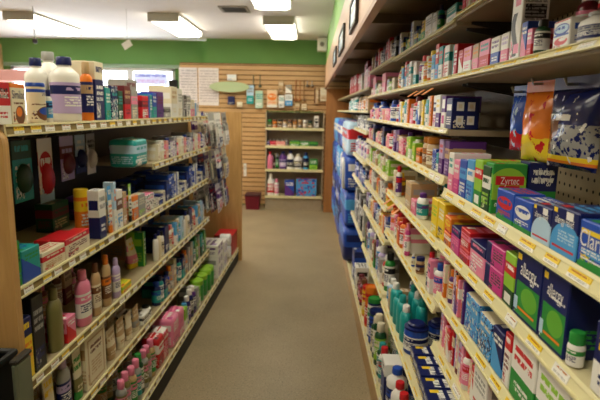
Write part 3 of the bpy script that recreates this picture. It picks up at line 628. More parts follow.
('R1C','ctn',1.297,1.313,0.1045,0.006925,0,'cream/navy/red','dots','',0,None),
('R1C','ctn',1.317,1.333,0.105,0.0103,0,'white/red/blue','side','',0,None),
('R1C','btl',1.336,1.361,0.09618,0.003702,0,'purple/orange/cream','wrap','',0,None),
('R1C','ctn',1.366,1.38,0.1008,0.007667,0,'tan/pink/white','plain','',0,None),
('R1C','ctn',1.383,1.399,0.09563,0.0007152,0,'cream/orange/pink','half','',0,None),
('R1C','ctn',1.402,1.416,0.09928,0.00377,0,'pink/white/blue','band','',0,None),
('R1D','ctn',1.1,1.129,0.0875,0.008388,0,'red/white/cream','diag','',0,None),
('R1D','ctn',1.132,1.15,0.09023,0.0105,0,'cream/orange/pink','dots','',0,None),
('R1D','btl',1.155,1.185,0.1048,0.001417,0,'white/red/pink','wrap','',0,None),
('R1D','ctn',1.188,1.205,0.09652,0.005868,0,'pink/white/red','plain','',0,None),
('R1D','ctn',1.207,1.229,0.09751,0.006876,0,'lavender/cream/red','half','',0,None),
('R1D','ctn',1.235,1.252,0.102,0.007132,0,'cream/pink/maroon','oval','',0,None),
('R1D','ctn',1.257,1.277,0.1086,0.01134,0,'white/blue/pink','side','',0,None),
('R1D','ctn',1.281,1.297,0.1052,0.008418,0,'red/cream/white','band','',0,None),
('R1D','ctn',1.301,1.333,0.08774,0.003415,0,'red/white/cream','diag','',0,None),
('R1D','ctn',1.337,1.355,0.0857,0.00554,0,'cream/orange/pink','dots','',0,None),
('R1D','btl',1.358,1.386,0.09559,0.009219,0,'white/red/pink','wrap','',0,None),
('R1D','ctn',1.389,1.404,0.09891,0.01046,0,'pink/white/red','plain','',0,None),
('R1D','ctn',1.407,1.429,0.09547,0.0106,0,'lavender/cream/red','half','',0,None),
('R1D','ctn',0.8,0.8389,0.08924,0.004305,0,'red/white/navy','band','',0,None),
('R1D','ctn',0.8445,0.8919,0.08203,0.002115,0,'blue/white/red','half','',0,None),
('R1D','ctn',0.8949,0.9336,0.08986,0.007069,0,'cream/maroon/red','oval','',0,None),
('R1D','ctn',0.9366,0.9743,0.08927,0.004431,0,'red/white/navy','band','',0,None),
('R1U','ctn',1.12,1.156,0.1102,0.007411,0,'cream/red/pink','band','',0,None),
('R1U','ctn',1.161,1.189,0.104,0.00936,0,'pink/red/white','half','',0,None),
('R1U','ctn',1.194,1.231,0.1187,0.004788,0,'red/pink/white','plain','',0,None),
('R1U','ctn',1.233,1.269,0.1052,0.0008082,0,'cream/red/pink','band','',0,None),
('R1U','ctn',1.271,1.3,0.0984,0.0006309,0,'pink/red/white','half','',0,None),
('R1U','ctn',1.302,1.336,0.1152,0.004363,0,'red/pink/white','plain','',0,None),
('R1U','ctn',1.338,1.374,0.1113,0.001783,0,'cream/red/pink','band','',0,None),
('R1U','ctn',1.377,1.407,0.09864,0.001474,0,'pink/red/white','half','',0,None),
('R2U','ctn',1.86,1.91,0.06989,0.001031,0,'yellow/green/black','half','',0,None),
('R2U','ctn',1.912,1.961,0.04882,0.009946,0,'yellow/lime/black','diag','',0,None),
('R2U','btl',1.964,2.006,0.08361,0.006339,0,'navy/black/green','wrap','',0,None),
('R2U','ctn',2.009,2.069,0.05716,0.006337,0,'black/yellow/green','band','',0,None),
('R2U','ctn',2.075,2.127,0.102,0.003133,0,'white/blue/grey','side','',0,None),
('R2U','ctn',2.131,2.179,0.0719,0.006391,0,'yellow/green/black','half','',0,None),
('R2U','ctn',2.184,2.233,0.04862,0.009738,0,'yellow/lime/black','diag','',0,None),
('R2U','btl',2.239,2.286,0.08245,0.00982,0,'navy/black/green','wrap','',0,None),
('R2U','ctn',2.291,2.349,0.06011,0.004267,0,'black/yellow/green','band','',0,None),
('R2U','ctn',2.351,2.398,0.09779,0.00311,0,'white/blue/grey','side','',0,None),
('R2T','ctn',1.46,1.505,0.08871,0.01186,0,'red/teal/white','side','',0,None),
('R2T','ctn',1.511,1.56,0.09234,0.002722,0,'white/teal/red','band','',0,None),
('R2T','ctn',1.563,1.606,0.09112,0.0108,0,'teal/red/white','side','',0,None),
('R2T','ctn',1.611,1.661,0.1015,0.009596,0,'teal/white/red','half','',0,None),
('R2T','ctn',1.663,1.704,0.1145,0.009388,0,'red/sky/white','half','',0,None),
('R2T','ctn',1.709,1.759,0.08711,0.00947,0,'sky/white/teal','half','',0,None),
('R2T','btl',1.762,1.809,0.1047,0.00475,0,'orange/yellow/white','wrap','',0,None),
('R2T','btl',1.813,1.855,0.09202,0.00204,0,'yellow/white/orange','wrap','',0,None),
('R2T','ctn',1.857,1.905,0.06243,0.009678,0,'white/lime/cream','plain','',0,None),
('R2T','btl',1.908,1.96,0.1048,0.007887,0,'white/red/purple','wrap','',0,None),
('R2T','ctn',1.963,2.013,0.08668,0.0001709,0,'white/teal/cream','half','',0,None),
('R2T','ctn',2.019,2.065,0.08523,0.0112,0,'red/teal/white','side','',0,None),
('R2T','ctn',2.069,2.121,0.0981,0.002533,0,'white/teal/red','band','',0,None),
('R2T','ctn',2.124,2.168,0.08766,0.007037,0,'teal/red/white','side','',0,None),
('R2T','ctn',2.171,2.221,0.09631,0.01092,0,'teal/white/red','half','',0,None),
('R2T','ctn',2.224,2.264,0.1109,0.01085,0,'red/sky/white','half','',0,None),
('R2T','ctn',2.267,2.32,0.09001,0.006382,0,'sky/white/teal','half','',0,None),
('R2T','btl',2.324,2.366,0.0994,0.002197,0,'orange/yellow/white','wrap','',0,None),
('R2T','btl',2.368,2.41,0.08705,0.005682,0,'yellow/white/orange','wrap','',0,None),
('R2S','ctn',1.525,1.574,0.09517,0.006665,0,'purple/white/magenta','quadtop','',0,None),
('R2S','ctn',1.579,1.627,0.1006,0.002982,0,'white/purple/yellow','half','',0,None),
('R2S','ctn',1.63,1.676,0.1001,0.006741,0,'white/navy/magenta','band','',0,None),
('R2S','ctn',1.7,1.74,0.1011,0.006067,0,'orange/white/brown','side','',0,None),
('R2S','ctn',1.744,1.79,0.08957,0.006399,0,'teal/white/sky','half','',0,None),
('R2S','btl',1.794,1.841,0.102,0.01052,0,'teal/white/cream','wrap','',0,None),
('R2S','ctn',1.847,1.881,0.09054,0.01132,0,'yellow/tan/white','plain','',0,None),
('R2S','ctn',1.886,1.929,0.08659,0.005305,0,'white/blue/sky','diag','',0,None),
('R2S','btl',1.932,1.98,0.08616,0.008034,0,'white/blue/sky','wrap','',0,None),
('R2S','btl',1.985,2.038,0.1062,0.008593,0,'red/maroon/white','wrap','',0,None),
('R2S','ctn',2.042,2.1,0.0623,0.01161,0,'pink/tan/white','plain','',0,None),
('R2S','ctn',2.102,2.145,0.09898,0.005847,0,'orange/white/brown','side','',0,None),
('R2S','ctn',2.151,2.197,0.08695,0.005178,0,'teal/white/sky','half','',0,None),
('R2S','btl',2.201,2.246,0.09696,0.003822,0,'teal/white/cream','wrap','',0,None),
('R2S','ctn',2.25,2.283,0.09049,0.005285,0,'yellow/tan/white','plain','',0,None),
('R2S','ctn',2.286,2.33,0.09112,0.006147,0,'white/blue/sky','diag','',0,None),
('R2S','btl',2.332,2.385,0.0926,0.01166,0,'white/blue/sky','wrap','',0,None),
('R2S','btl',2.387,2.436,0.1049,0.009348,0,'red/maroon/white','wrap','',0,None),
('R2A','ctn',1.46,1.514,0.103,0.009828,0,'purple/tan/lavender','band','',0,None),
('R2A','ctn',1.518,1.57,0.103,0.006847,0,'lavender/purple/red','half','',0,None),
('R2A','ctn',1.575,1.604,0.05735,0.008258,0,'teal/white/sky','half','',0,None),
('R2A','ctn',1.607,1.655,0.06785,0.007613,0,'blue/white/navy','dots','',0,None),
('R2A','jar',1.66,1.741,0.103,0.0007995,0,'tan/amber/cream','wrap','',0,None),
('R2A','jar',1.746,1.831,0.1004,0.006637,0,'tan/amber/brown','wrap','',0,None),
('R2A','ctn',1.836,1.904,0.05296,0.006323,0,'orange/brown/white','band','',0,None),
('R2A','ctn',1.907,1.955,0.06763,0.0006046,0,'lime/yellow/white','plain','',0,None),
('R2A','btl',1.958,2.007,0.07844,0.009114,0,'lime/white/green','wrap','',0,None),
('R2A','ctn',2.01,2.06,0.0871,0.004164,0,'lime/white/yellow','half','',0,None),
('R2A','ctn',2.062,2.12,0.08088,0.008797,0,'lime/cream/green','band','',0,None),
('R2A','btl',2.124,2.172,0.09975,0.01122,0,'maroon/purple/red','wrap','',0,None),
('R2A','ctn',2.175,2.237,0.06953,0.00594,0,'pink/white/red','dots','',0,None),
('R2A','ctn',2.242,2.302,0.07505,0.008253,0,'cream/pink/red','oval','',0,None),
('R2A','ctn',2.308,2.362,0.103,0.008481,0,'purple/tan/lavender','band','',0,None),
('R2A','ctn',2.366,2.421,0.09848,0.0006527,0,'lavender/purple/red','half','',0,None),
('R2A','ctn',2.423,2.452,0.06145,0.003067,0,'teal/white/sky','half','',0,None),
('R2B','btl',2.288,2.332,0.1037,0.008047,0,'orange/yellow/brown','wrap','',0,None),
('R2B','ctn',2.335,2.384,0.1077,0.005513,0,'cream/tan/orange','plain','',0,None),
('R2B','btl',2.386,2.436,0.1172,0.01154,0,'purple/maroon/white','wrap','',0,None),
('R2C','ctn',2.002,2.029,0.1047,0.003715,0,'pink/white/red','half','',0,None),
('R2C','btl',2.032,2.079,0.1186,0.005696,0,'cream/orange/pink','wrap','',0,None),
('R2C','btl',2.083,2.131,0.1301,5.941e-05,0,'orange/red/white','wrap','',0,None),
('R2C','ctn',2.134,2.182,0.099,0.0005,0,'red/orange/white','diag','',0,None),
('R2C','ctn',2.184,2.233,0.1071,0.007027,0,'orange/cream/pink','half','',0,None),
('R2C','btl',2.237,2.289,0.1219,0.008592,0,'black/red/white','wrap','',0,None),
('R2C','ctn',2.294,2.334,0.09826,0.01182,0,'pink/white/red','half','',0,None),
('R2C','btl',2.336,2.387,0.1217,0.0005255,0,'cream/orange/pink','wrap','',0,None),
('R2C','btl',2.393,2.445,0.1317,0.008806,0,'orange/red/white','wrap','',0,None),
('R2C','jar',1.73,1.815,0.1201,0.12,0,'navy/blue/white','wrap','rear',0,None),
('R2C','btl',1.86,1.911,0.1351,0.12,0,'cream/white/pink','wrap','rear',0,None),
('R2C','btl',1.915,1.964,0.1144,0.12,0,'white/lime/cream','wrap','rear',0,None),
('R2C','btl',1.5,1.544,0.1106,0.007533,0,'white/blue/pink','wrap','',0,None),
('R2C','ctn',1.548,1.584,0.1099,3.977e-05,0,'pink/white/navy','half','',0,None),
('R2C','btl',1.602,1.63,0.12,0.006422,0,'white/red/navy','wrap','',0,None),
('R2C','btl',1.46,1.511,0.117,0.12,0,'navy/white/sky','wrap','rear',0,None),
('R2C','btl',1.514,1.561,0.1262,0.12,0,'white/navy/pink','wrap','rear',0,None),
('R2C','ctn',1.567,1.617,0.1087,0.12,0,'cream/red/pink','band','rear',0,None),
('R2C','btl',1.621,1.673,0.1214,0.12,0,'navy/white/sky','wrap','rear',0,None),
('R2C','btl',1.675,1.718,0.1268,0.12,0,'white/navy/pink','wrap','rear',0,None),
('R2B','btl',1.46,1.502,0.1052,0.125,0,'white/pink/lavender','wrap','rear',0,None),
('R2B','ctn',1.507,1.558,0.1221,0.125,0,'teal/white/purple','half','rear',0,None),
('R2B','btl',1.562,1.607,0.1196,0.125,0,'cream/grey/green','wrap','rear',0,None),
('R2B','ctn',1.613,1.656,0.1153,0.125,0,'tan/white/pink','band','rear',0,None),
('R2B','btl',1.658,1.703,0.1135,0.125,0,'white/pink/lavender','wrap','rear',0,None),
('R2B','ctn',1.707,1.755,0.1165,0.125,0,'teal/white/purple','half','rear',0,None),
('R2B','btl',1.758,1.804,0.1157,0.125,0,'cream/grey/green','wrap','rear',0,None),
('R2B','ctn',1.809,1.852,0.1135,0.125,0,'tan/white/pink','band','rear',0,None),
('R2B','btl',1.858,1.904,0.107,0.125,0,'white/pink/lavender','wrap','rear',0,None),
('R2B','ctn',1.908,1.955,0.114,0.125,0,'teal/white/purple','half','rear',0,None),
('R2B','btl',1.959,2.003,0.1157,0.125,0,'cream/grey/green','wrap','rear',0,None),
('R2B','ctn',2.006,2.053,0.1045,0.125,0,'tan/white/pink','band','rear',0,None),
('R2B','btl',2.058,2.101,0.1147,0.125,0,'white/pink/lavender','wrap','rear',0,None),
('R2B','ctn',2.107,2.156,0.1185,0.125,0,'teal/white/purple','half','rear',0,None),
('R2B','btl',2.162,2.207,0.1183,0.125,0,'cream/grey/green','wrap','rear',0,None),
('R2B','ctn',2.21,2.253,0.1056,0.125,0,'tan/white/pink','band','rear',0,None),
('R2E','ctn',2.31,2.358,0.09766,0.006132,0,'tan/white/grey','plain','',0,None),
('R2E','btl',2.361,2.406,0.1359,0.01061,0,'paleblue/white/blue','wrap','',0,None),
('R2E','btl',2.411,2.457,0.125,0.01129,0,'white/grey/sky','wrap','',0,None),
('R2E','btl',2.27,2.317,0.1535,0.12,0,'white/white/blue','wrap','rear',0,None),
('R2E','ctn',2.322,2.383,0.1272,0.12,0,'grey/white/lime','band','rear',0,None),
('R2E','btl',2.389,2.437,0.1496,0.12,0,'white/white/blue','wrap','rear',0,None),
('R3U','ctn',2.52,2.583,0.0976,0.007872,0,'black/grey/white','band','',0,None),
('R3U','btl',2.587,2.637,0.09894,0.002008,0,'navy/black/white','wrap','',0,None),
('R3U','ctn',2.64,2.707,0.09365,0.005965,0,'tan/white/red','plain','',0,None),
('R3U','ctn',2.71,2.773,0.1155,0.0054,0,'red/white/pink','side','',0,None),
('R3U','ctn',2.776,2.833,0.1055,0.004103,0,'red/maroon/white','half','',0,None),
('R3U','ctn',2.836,2.884,0.09758,0.006835,0,'maroon/red/white','band','',0,None),
('R3U','ctn',2.89,2.951,0.09913,0.004967,0,'black/grey/white','band','',0,None),
('R3U','btl',2.956,3.005,0.09838,0.0007447,0,'navy/black/white','wrap','',0,None),
('R3U','ctn',3.008,3.082,0.08663,0.006041,0,'tan/white/red','plain','',0,None),
('R3U','ctn',3.086,3.149,0.1069,0.003252,0,'red/white/pink','side','',0,None),
('R3U','ctn',3.152,3.211,0.1094,0.01145,0,'red/maroon/white','half','',0,None),
('R3U','ctn',3.217,3.269,0.09522,0.0003869,0,'maroon/red/white','band','',0,None),
('R3U','ctn',3.274,3.337,0.09973,0.007046,0,'black/grey/white','band','',0,None),
('R3U','btl',3.339,3.388,0.1043,0.009907,0,'navy/black/white','wrap','',0,None),
('R3U','ctn',3.393,3.467,0.08774,0.001309,0,'tan/white/red','plain','',0,None),
('R3T','ctn',2.52,2.602,0.06265,0.008661,0,'cream/tan/grey','plain','',0,None),
('R3T','ctn',2.606,2.699,0.04979,0.006618,0,'lime/white/grey','band','',0,None),
('R3T','ctn',2.701,2.784,0.06813,0.01104,0,'grey/white/sky','half','',0,None),
('R3T','ctn',2.789,2.916,0.1059,0.003022,0,'pink/tan/white','plain','',0,None),
('R3T','ctn',2.92,3.002,0.04806,0.0008442,0,'tan/white/pink','band','',0,None),
('R3T','ctn',3.006,3.087,0.05933,0.002683,0,'cream/tan/grey','plain','',0,None),
('R3T','ctn',3.091,3.176,0.04901,0.005528,0,'lime/white/grey','band','',0,None),
('R3T','ctn',3.182,3.263,0.07269,0.005704,0,'grey/white/sky','half','',0,None),
('R3T','ctn',3.266,3.392,0.1151,0.008456,0,'pink/tan/white','plain','',0,None),
('R3T','ctn',3.395,3.471,0.04999,0.008094,0,'tan/white/pink','band','',0,None),
('R3S','btl',2.52,2.581,0.1043,0.002721,0,'blue/navy/white','wrap','',0,None),
('R3S','btl',2.583,2.632,0.09921,0.008191,0,'white/blue/red','wrap','',0,None),
('R3S','ctn',2.635,2.718,0.06143,0.006059,0,'pink/cream/red','plain','',0,None),
('R3S','ctn',2.721,2.805,0.06378,0.00984,0,'salmon/white/pink','plain','',0,None),
('R3S','ctn',2.808,2.886,0.06156,0.003539,0,'salmon/pink/white','band','',0,None),
('R3S','btl',2.891,2.951,0.09687,0.00268,0,'blue/navy/white','wrap','',0,None),
('R3S','btl',2.955,3.006,0.1045,0.001757,0,'white/blue/red','wrap','',0,None),
('R3S','ctn',3.01,3.087,0.06284,0.001703,0,'pink/cream/red','plain','',0,None),
('R3S','ctn',3.089,3.165,0.06431,0.01078,0,'salmon/white/pink','plain','',0,None),
('R3S','ctn',3.17,3.253,0.06299,0.01118,0,'salmon/pink/white','band','',0,None),
('R3S','btl',3.256,3.314,0.1044,0.008956,0,'blue/navy/white','wrap','',0,None),
('R3S','btl',3.316,3.367,0.09879,0.004487,0,'white/blue/red','wrap','',0,None),
('R3S','ctn',3.37,3.447,0.05702,0.003358,0,'pink/cream/red','plain','',0,None),
('R3A','btl',2.52,2.577,0.09418,0.002489,0,'red/maroon/white','wrap','',0,None),
('R3A','ctn',2.581,2.653,0.07225,0.005189,0,'pink/cream/red','dots','',0,None),
('R3A','ctn',2.656,2.725,0.05924,0.01103,0,'cream/pink/lime','half','',0,None),
('R3A','ctn',2.728,2.797,0.103,0.0003634,0,'navy/black/sky','band','',0,None),
('R3A','btl',2.801,2.863,0.0924,0.0004878,0,'purple/navy/white','wrap','',0,None),
('R3A','ctn',2.865,2.922,0.07294,0.003084,0,'tan/red/white','diag','',0,None),
('R3A','btl',2.927,2.99,0.08855,0.003268,0,'red/maroon/white','wrap','',0,None),
('R3A','ctn',2.996,3.067,0.06834,0.0086,0,'pink/cream/red','dots','',0,None),
('R3A','ctn',3.07,3.138,0.05702,0.009068,0,'cream/pink/lime','half','',0,None),
('R3A','ctn',3.144,3.215,0.103,0.0002911,0,'navy/black/sky','band','',0,None),
('R3A','btl',3.218,3.278,0.09411,0.01145,0,'purple/navy/white','wrap','',0,None),
('R3A','ctn',3.281,3.339,0.06951,0.005922,0,'tan/red/white','diag','',0,None),
('R3A','btl',3.345,3.403,0.09272,0.008862,0,'red/maroon/white','wrap','',0,None),
('R3A','ctn',3.408,3.48,0.07075,0.003934,0,'pink/cream/red','dots','',0,None),
('R3B','ctn',2.52,2.582,0.07663,0.002368,0,'lime/cream/white','plain','',0,None),
('R3B','btl',2.587,2.636,0.09565,0.0004064,0,'white/grey/lime','wrap','',0,None),
('R3B','ctn',2.64,2.689,0.09432,0.0106,0,'tan/white/red','band','',0,None),
('R3B','ctn',2.695,2.753,0.07667,0.001157,0,'cream/lime/grey','half','',0,None),
('R3B','btl',2.757,2.813,0.08952,0.00281,0,'lavender/white/cream','wrap','',0,None),
('R3B','ctn',2.817,2.878,0.07122,0.008976,0,'grey/white/pink','dots','',0,None),
('R3B','ctn',2.883,2.944,0.07697,0.01009,0,'lime/cream/white','plain','',0,None),
('R3B','btl',2.948,2.998,0.09873,0.008857,0,'white/grey/lime','wrap','',0,None),
('R3B','ctn',3.001,3.049,0.08771,0.00184,0,'tan/white/red','band','',0,None),
('R3B','ctn',3.055,3.115,0.07861,0.004753,0,'cream/lime/grey','half','',0,None),
('R3B','btl',3.121,3.176,0.08758,0.009701,0,'lavender/white/cream','wrap','',0,None),
('R3B','ctn',3.181,3.245,0.06722,0.005697,0,'grey/white/pink','dots','',0,None),
('R3B','ctn',3.25,3.312,0.08332,0.0004843,0,'lime/cream/white','plain','',0,None),
('R3B','btl',3.315,3.363,0.0969,0.01168,0,'white/grey/lime','wrap','',0,None),
('R3B','ctn',3.368,3.42,0.08885,0.01039,0,'tan/white/red','band','',0,None),
('R3B','ctn',3.424,3.482,0.08222,0.01135,0,'cream/lime/grey','half','',0,None),
('R3C','ctn',2.52,2.581,0.08746,0.004425,0,'orange/yellow/red','half','',0,None),
('R3C','btl',2.583,2.632,0.1073,0.007193,0,'cream/orange/brown','wrap','',0,None),
('R3C','ctn',2.636,2.694,0.09511,0.003927,0,'grey/white/navy','band','',0,None),
('R3C','btl',2.699,2.747,0.09812,0.002441,0,'maroon/cream/white','wrap','',0,None),
('R3C','ctn',2.752,2.802,0.09563,0.001217,0,'white/tan/grey','plain','',0,None),
('R3C','ctn',2.806,2.866,0.08111,0.001094,0,'brown/cream/orange','diag','',0,None),
('R3C','btl',2.869,2.92,0.109,0.0034,0,'salmon/white/red','wrap','',0,None),
('R3C','ctn',2.923,2.987,0.08831,0.006798,0,'orange/yellow/red','half','',0,None),
('R3C','btl',2.99,3.04,0.114,0.01196,0,'cream/orange/brown','wrap','',0,None),
('R3C','ctn',3.043,3.101,0.1023,0.002444,0,'grey/white/navy','band','',0,None),
('R3C','btl',3.103,3.155,0.09924,0.009844,0,'maroon/cream/white','wrap','',0,None),
('R3C','ctn',3.159,3.211,0.09961,0.001951,0,'white/tan/grey','plain','',0,None),
('R3C','ctn',3.213,3.274,0.08113,0.01092,0,'brown/cream/orange','diag','',0,None),
('R3C','btl',3.276,3.327,0.1086,0.006054,0,'salmon/white/red','wrap','',0,None),
('R3C','ctn',3.329,3.388,0.09019,0.01111,0,'orange/yellow/red','half','',0,None),
('R3C','btl',3.39,3.44,0.1134,0.0116,0,'cream/orange/brown','wrap','',0,None),
('R3D','btl',2.52,2.578,0.1152,0.005793,0,'navy/blue/white','wrap','',0,None),
('R3D','ctn',2.58,2.643,0.09888,0.01085,0,'lavender/navy/white','half','',0,None),
('R3D','ctn',2.648,2.71,0.0966,0.00943,0,'orange/white/tan','side','',0,None),
('R3D','ctn',2.713,2.772,0.09312,0.00995,0,'yellow/orange/red','band','',0,None),
('R3D','btl',2.775,2.823,0.1089,0.006215,0,'white/tan/orange','wrap','',0,None),
('R3D','btl',2.827,2.875,0.1072,0.008699,0,'cream/white/grey','wrap','',0,None),
('R3D','ctn',2.88,2.937,0.09056,0.00909,0,'white/navy/sky','dots','',0,None),
('R3D','btl',2.939,2.996,0.1058,0.007194,0,'navy/blue/white','wrap','',0,None),
('R3D','ctn',3,3.061,0.09806,0.005041,0,'lavender/navy/white','half','',0,None),
('R3D','ctn',3.066,3.125,0.1016,0.005361,0,'orange/white/tan','side','',0,None),
('R3D','ctn',3.129,3.185,0.09107,0.005874,0,'yellow/orange/red','band','',0,None),
('R3D','btl',3.188,3.24,0.1131,0.005499,0,'white/tan/orange','wrap','',0,None),
('R3D','btl',3.243,3.293,0.1057,0.001541,0,'cream/white/grey','wrap','',0,None),
('R3D','ctn',3.296,3.353,0.08948,0.006122,0,'white/navy/sky','dots','',0,None),
('R3D','btl',3.355,3.411,0.1054,0.008802,0,'navy/blue/white','wrap','',0,None),
('R3D','ctn',3.416,3.477,0.09554,0.006047,0,'lavender/navy/white','half','',0,None),
('R3E','btl',2.52,2.577,0.2071,0.01195,0,'green/black/white','wrap','',0,None),
('R3E','btl',2.582,2.645,0.1745,0.01178,0,'red/white/cream','wrap','',0,None),
('R3E','ctn',2.649,2.722,0.1354,0.001981,0,'grey/white/purple','half','',0,None),
('R3E','btl',2.728,2.791,0.1817,0.004211,0,'lavender/white/purple','wrap','',0,None),
('R3E','btl',2.796,2.848,0.2079,0.0033,0,'white/grey/sky','wrap','',0,None),
('R3E','ctn',2.854,2.921,0.18,0.01104,0,'purple/white/grey','band','',0,None),
('R3E','ctn',2.924,2.982,0.1601,0.003829,0,'brown/green/tan','diag','',0,None),
('R3E','btl',2.984,3.042,0.1932,0.01124,0,'green/black/white','wrap','',0,None),
('R3E','btl',3.046,3.109,0.174,0.009418,0,'red/white/cream','wrap','',0,None),
('R3E','ctn',3.112,3.182,0.1318,0.004317,0,'grey/white/purple','half','',0,None),
('R3E','btl',3.187,3.248,0.1915,0.01059,0,'lavender/white/purple','wrap','',0,None),
('R3E','btl',3.25,3.309,0.2026,0.004731,0,'white/grey/sky','wrap','',0,None),
('R3E','ctn',3.314,3.382,0.1888,0.006928,0,'purple/white/grey','band','',0,None),
('R3E','ctn',3.385,3.447,0.1591,0.002121,0,'brown/green/tan','diag','',0,None),
('R4T','ctn',3.6,3.735,0.1463,0.007671,0,'pink/white/maroon','plain','',0,None),
('R4T','ctn',3.741,3.862,0.196,0.003752,0,'white/maroon/pink','top','',0,None),
('R4T','ctn',3.864,3.977,0.1833,0.007393,0,'white/pink/red','top','',0,None),
('R4T','ctn',4.12,4.225,0.1348,0.002727,0,'white/cream/pink','plain','',0,None),
('R4T','ctn',4.229,4.324,0.133,0.00426,0,'red/white/pink','band','',0,None),
('R4T','ctn',4.326,4.424,0.1361,0.007003,0,'white/cream/pink','plain','',0,None),
('R4T','ctn',4.429,4.525,0.1417,0.005699,0,'red/white/pink','band','',0,None),
('R4S','ctn',3.56,3.638,0.09649,0.00115,0,'tan/orange/cream','plain','',0,None),
('R4S','btl',3.642,3.715,0.1131,0.004823,0,'cream/tan/orange','wrap','',0,None),
('R4S','btl',3.718,3.784,0.1014,0.006748,0,'black/navy/white','wrap','',0,None),
('R4S','ctn',3.788,3.869,0.09944,0.01125,0,'tan/orange/cream','plain','',0,None),
('R4S','btl',3.874,3.942,0.1144,0.000528,0,'cream/tan/orange','wrap','',0,None),
('R4S','btl',3.946,4.015,0.09738,0.0007006,0,'black/navy/white','wrap','',0,None),
('R4S','ctn',4.02,4.096,0.1005,0.01129,0,'tan/orange/cream','plain','',0,None),
('R4S','btl',4.098,4.166,0.1112,0.006083,0,'cream/tan/orange','wrap','',0,None),
('R4S','btl',4.17,4.243,0.09675,0.003713,0,'black/navy/white','wrap','',0,None),
('R4S','ctn',4.246,4.322,0.1039,0.009396,0,'tan/orange/cream','plain','',0,None),
('R4S','btl',4.327,4.392,0.1138,0.008942,0,'cream/tan/orange','wrap','',0,None),
('R4S','btl',4.396,4.468,0.09952,0.002711,0,'black/navy/white','wrap','',0,None),
('R4A','btl',3.56,3.626,0.108,0.008996,0,'white/grey/navy','wrap','',0,None),
('R4A','ctn',3.631,3.714,0.1021,0.003192,0,'grey/white/navy','half','',0,None),
('R4A','btl',3.718,3.788,0.1029,0.006279,0,'navy/grey/white','wrap','',0,None),
('R4A','btl',3.791,3.862,0.108,0.002604,0,'white/grey/navy','wrap','',0,None),
('R4A','ctn',3.868,3.943,0.0976,0.002833,0,'grey/white/navy','half','',0,None),
('R4A','btl',3.948,4.022,0.1025,0.003922,0,'navy/grey/white','wrap','',0,None),
('R4A','btl',4.027,4.096,0.1071,0.01089,0,'white/grey/navy','wrap','',0,None),
('R4A','ctn',4.1,4.182,0.1017,0.01175,0,'grey/white/navy','half','',0,None),
('R4A','btl',4.186,4.259,0.102,0.01029,0,'navy/grey/white','wrap','',0,None),
('R4A','btl',4.263,4.335,0.108,0.003693,0,'white/grey/navy','wrap','',0,None),
('R4A','ctn',4.337,4.419,0.09578,0.01093,0,'grey/white/navy','half','',0,None),
('R4A','btl',4.421,4.487,0.09607,0.01115,0,'navy/grey/white','wrap','',0,None),
('R4B','ctn',3.56,3.635,0.124,0.008312,0,'white/pink/grey','band','',0,None),
('R4B','btl',3.64,3.712,0.1536,0.0007892,0,'white/navy/lavender','wrap','',0,None),
('R4B','ctn',3.716,3.795,0.1238,0.009835,0,'lavender/white/cream','half','',0,None),
('R4B','ctn',3.8,3.876,0.1348,0.01097,0,'white/pink/grey','band','',0,None),
('R4B','btl',3.882,3.949,0.1456,0.001344,0,'white/navy/lavender','wrap','',0,None),
('R4B','ctn',3.951,4.034,0.1237,0.00761,0,'lavender/white/cream','half','',0,None),
('R4B','ctn',4.039,4.121,0.1272,0.001199,0,'white/pink/grey','band','',0,None),
('R4B','btl',4.123,4.195,0.1456,0.00383,0,'white/navy/lavender','wrap','',0,None),
('R4B','ctn',4.199,4.274,0.1171,0.003391,0,'lavender/white/cream','half','',0,None),
('R4B','ctn',4.279,4.358,0.1277,0.01157,0,'white/pink/grey','band','',0,None),
('R4B','btl',4.362,4.435,0.1518,0.0003718,0,'white/navy/lavender','wrap','',0,None),
('R4C','ctn',3.56,3.643,0.128,0.008456,0,'navy/lavender/white','half','',0,None),
('R4C','btl',3.647,3.714,0.1451,0.001091,0,'sky/white/blue','wrap','',0,None),
('R4C','ctn',3.72,3.806,0.114,0.002424,0,'blue/white/navy','band','',0,None),
('R4C','ctn',3.811,3.896,0.1236,0.00589,0,'navy/lavender/white','half','',0,None),
('R4C','btl',3.9,3.972,0.1356,0.005935,0,'sky/white/blue','wrap','',0,None),
('R4C','ctn',3.976,4.069,0.1171,0.01133,0,'blue/white/navy','band','',0,None),
('R4C','ctn',4.072,4.15,0.1326,0.00598,0,'navy/lavender/white','half','',0,None),
('R4C','btl',4.152,4.223,0.1341,0.009455,0,'sky/white/blue','wrap','',0,None),
('R4C','ctn',4.228,4.321,0.1215,0.004267,0,'blue/white/navy','band','',0,None),
('R4C','ctn',4.325,4.404,0.1351,0.001034,0,'navy/lavender/white','half','',0,None),
('R4C','btl',4.409,4.475,0.1359,0.003158,0,'sky/white/blue','wrap','',0,None),
('R4E','ctn',3.56,3.659,0.2596,0.002803,0,'grey/white/black','quad','',0,None),
('R4E','btl',3.662,3.743,0.2666,0.009036,0,'white/black/grey','wrap','',0,None),
('R4E','ctn',3.747,3.845,0.2358,0.001864,0,'black/white/grey','band','',0,None),
('R4E','ctn',3.851,3.953,0.256,0.002035,0,'grey/white/black','quad','',0,None),
('R4E','btl',3.957,4.039,0.2621,0.001513,0,'white/black/grey','wrap','',0,None),
('R4E','ctn',4.043,4.148,0.2337,0.002299,0,'black/white/grey','band','',0,None),
('R4E','ctn',4.151,4.253,0.2586,0.001855,0,'grey/white/black','quad','',0,None),
('R4E','btl',4.256,4.333,0.2555,0.006266,0,'white/black/grey','wrap','',0,None),
('R4E','ctn',4.336,4.434,0.2325,0.0117,0,'black/white/grey','band','',0,None),
('R5T','ctn',4.6,4.748,0.1632,0.004611,0,'red/white/pink','plain','',0,None),
('R5T','ctn',4.754,4.899,0.1637,0.005219,0,'white/red/pink','half','',0,None),
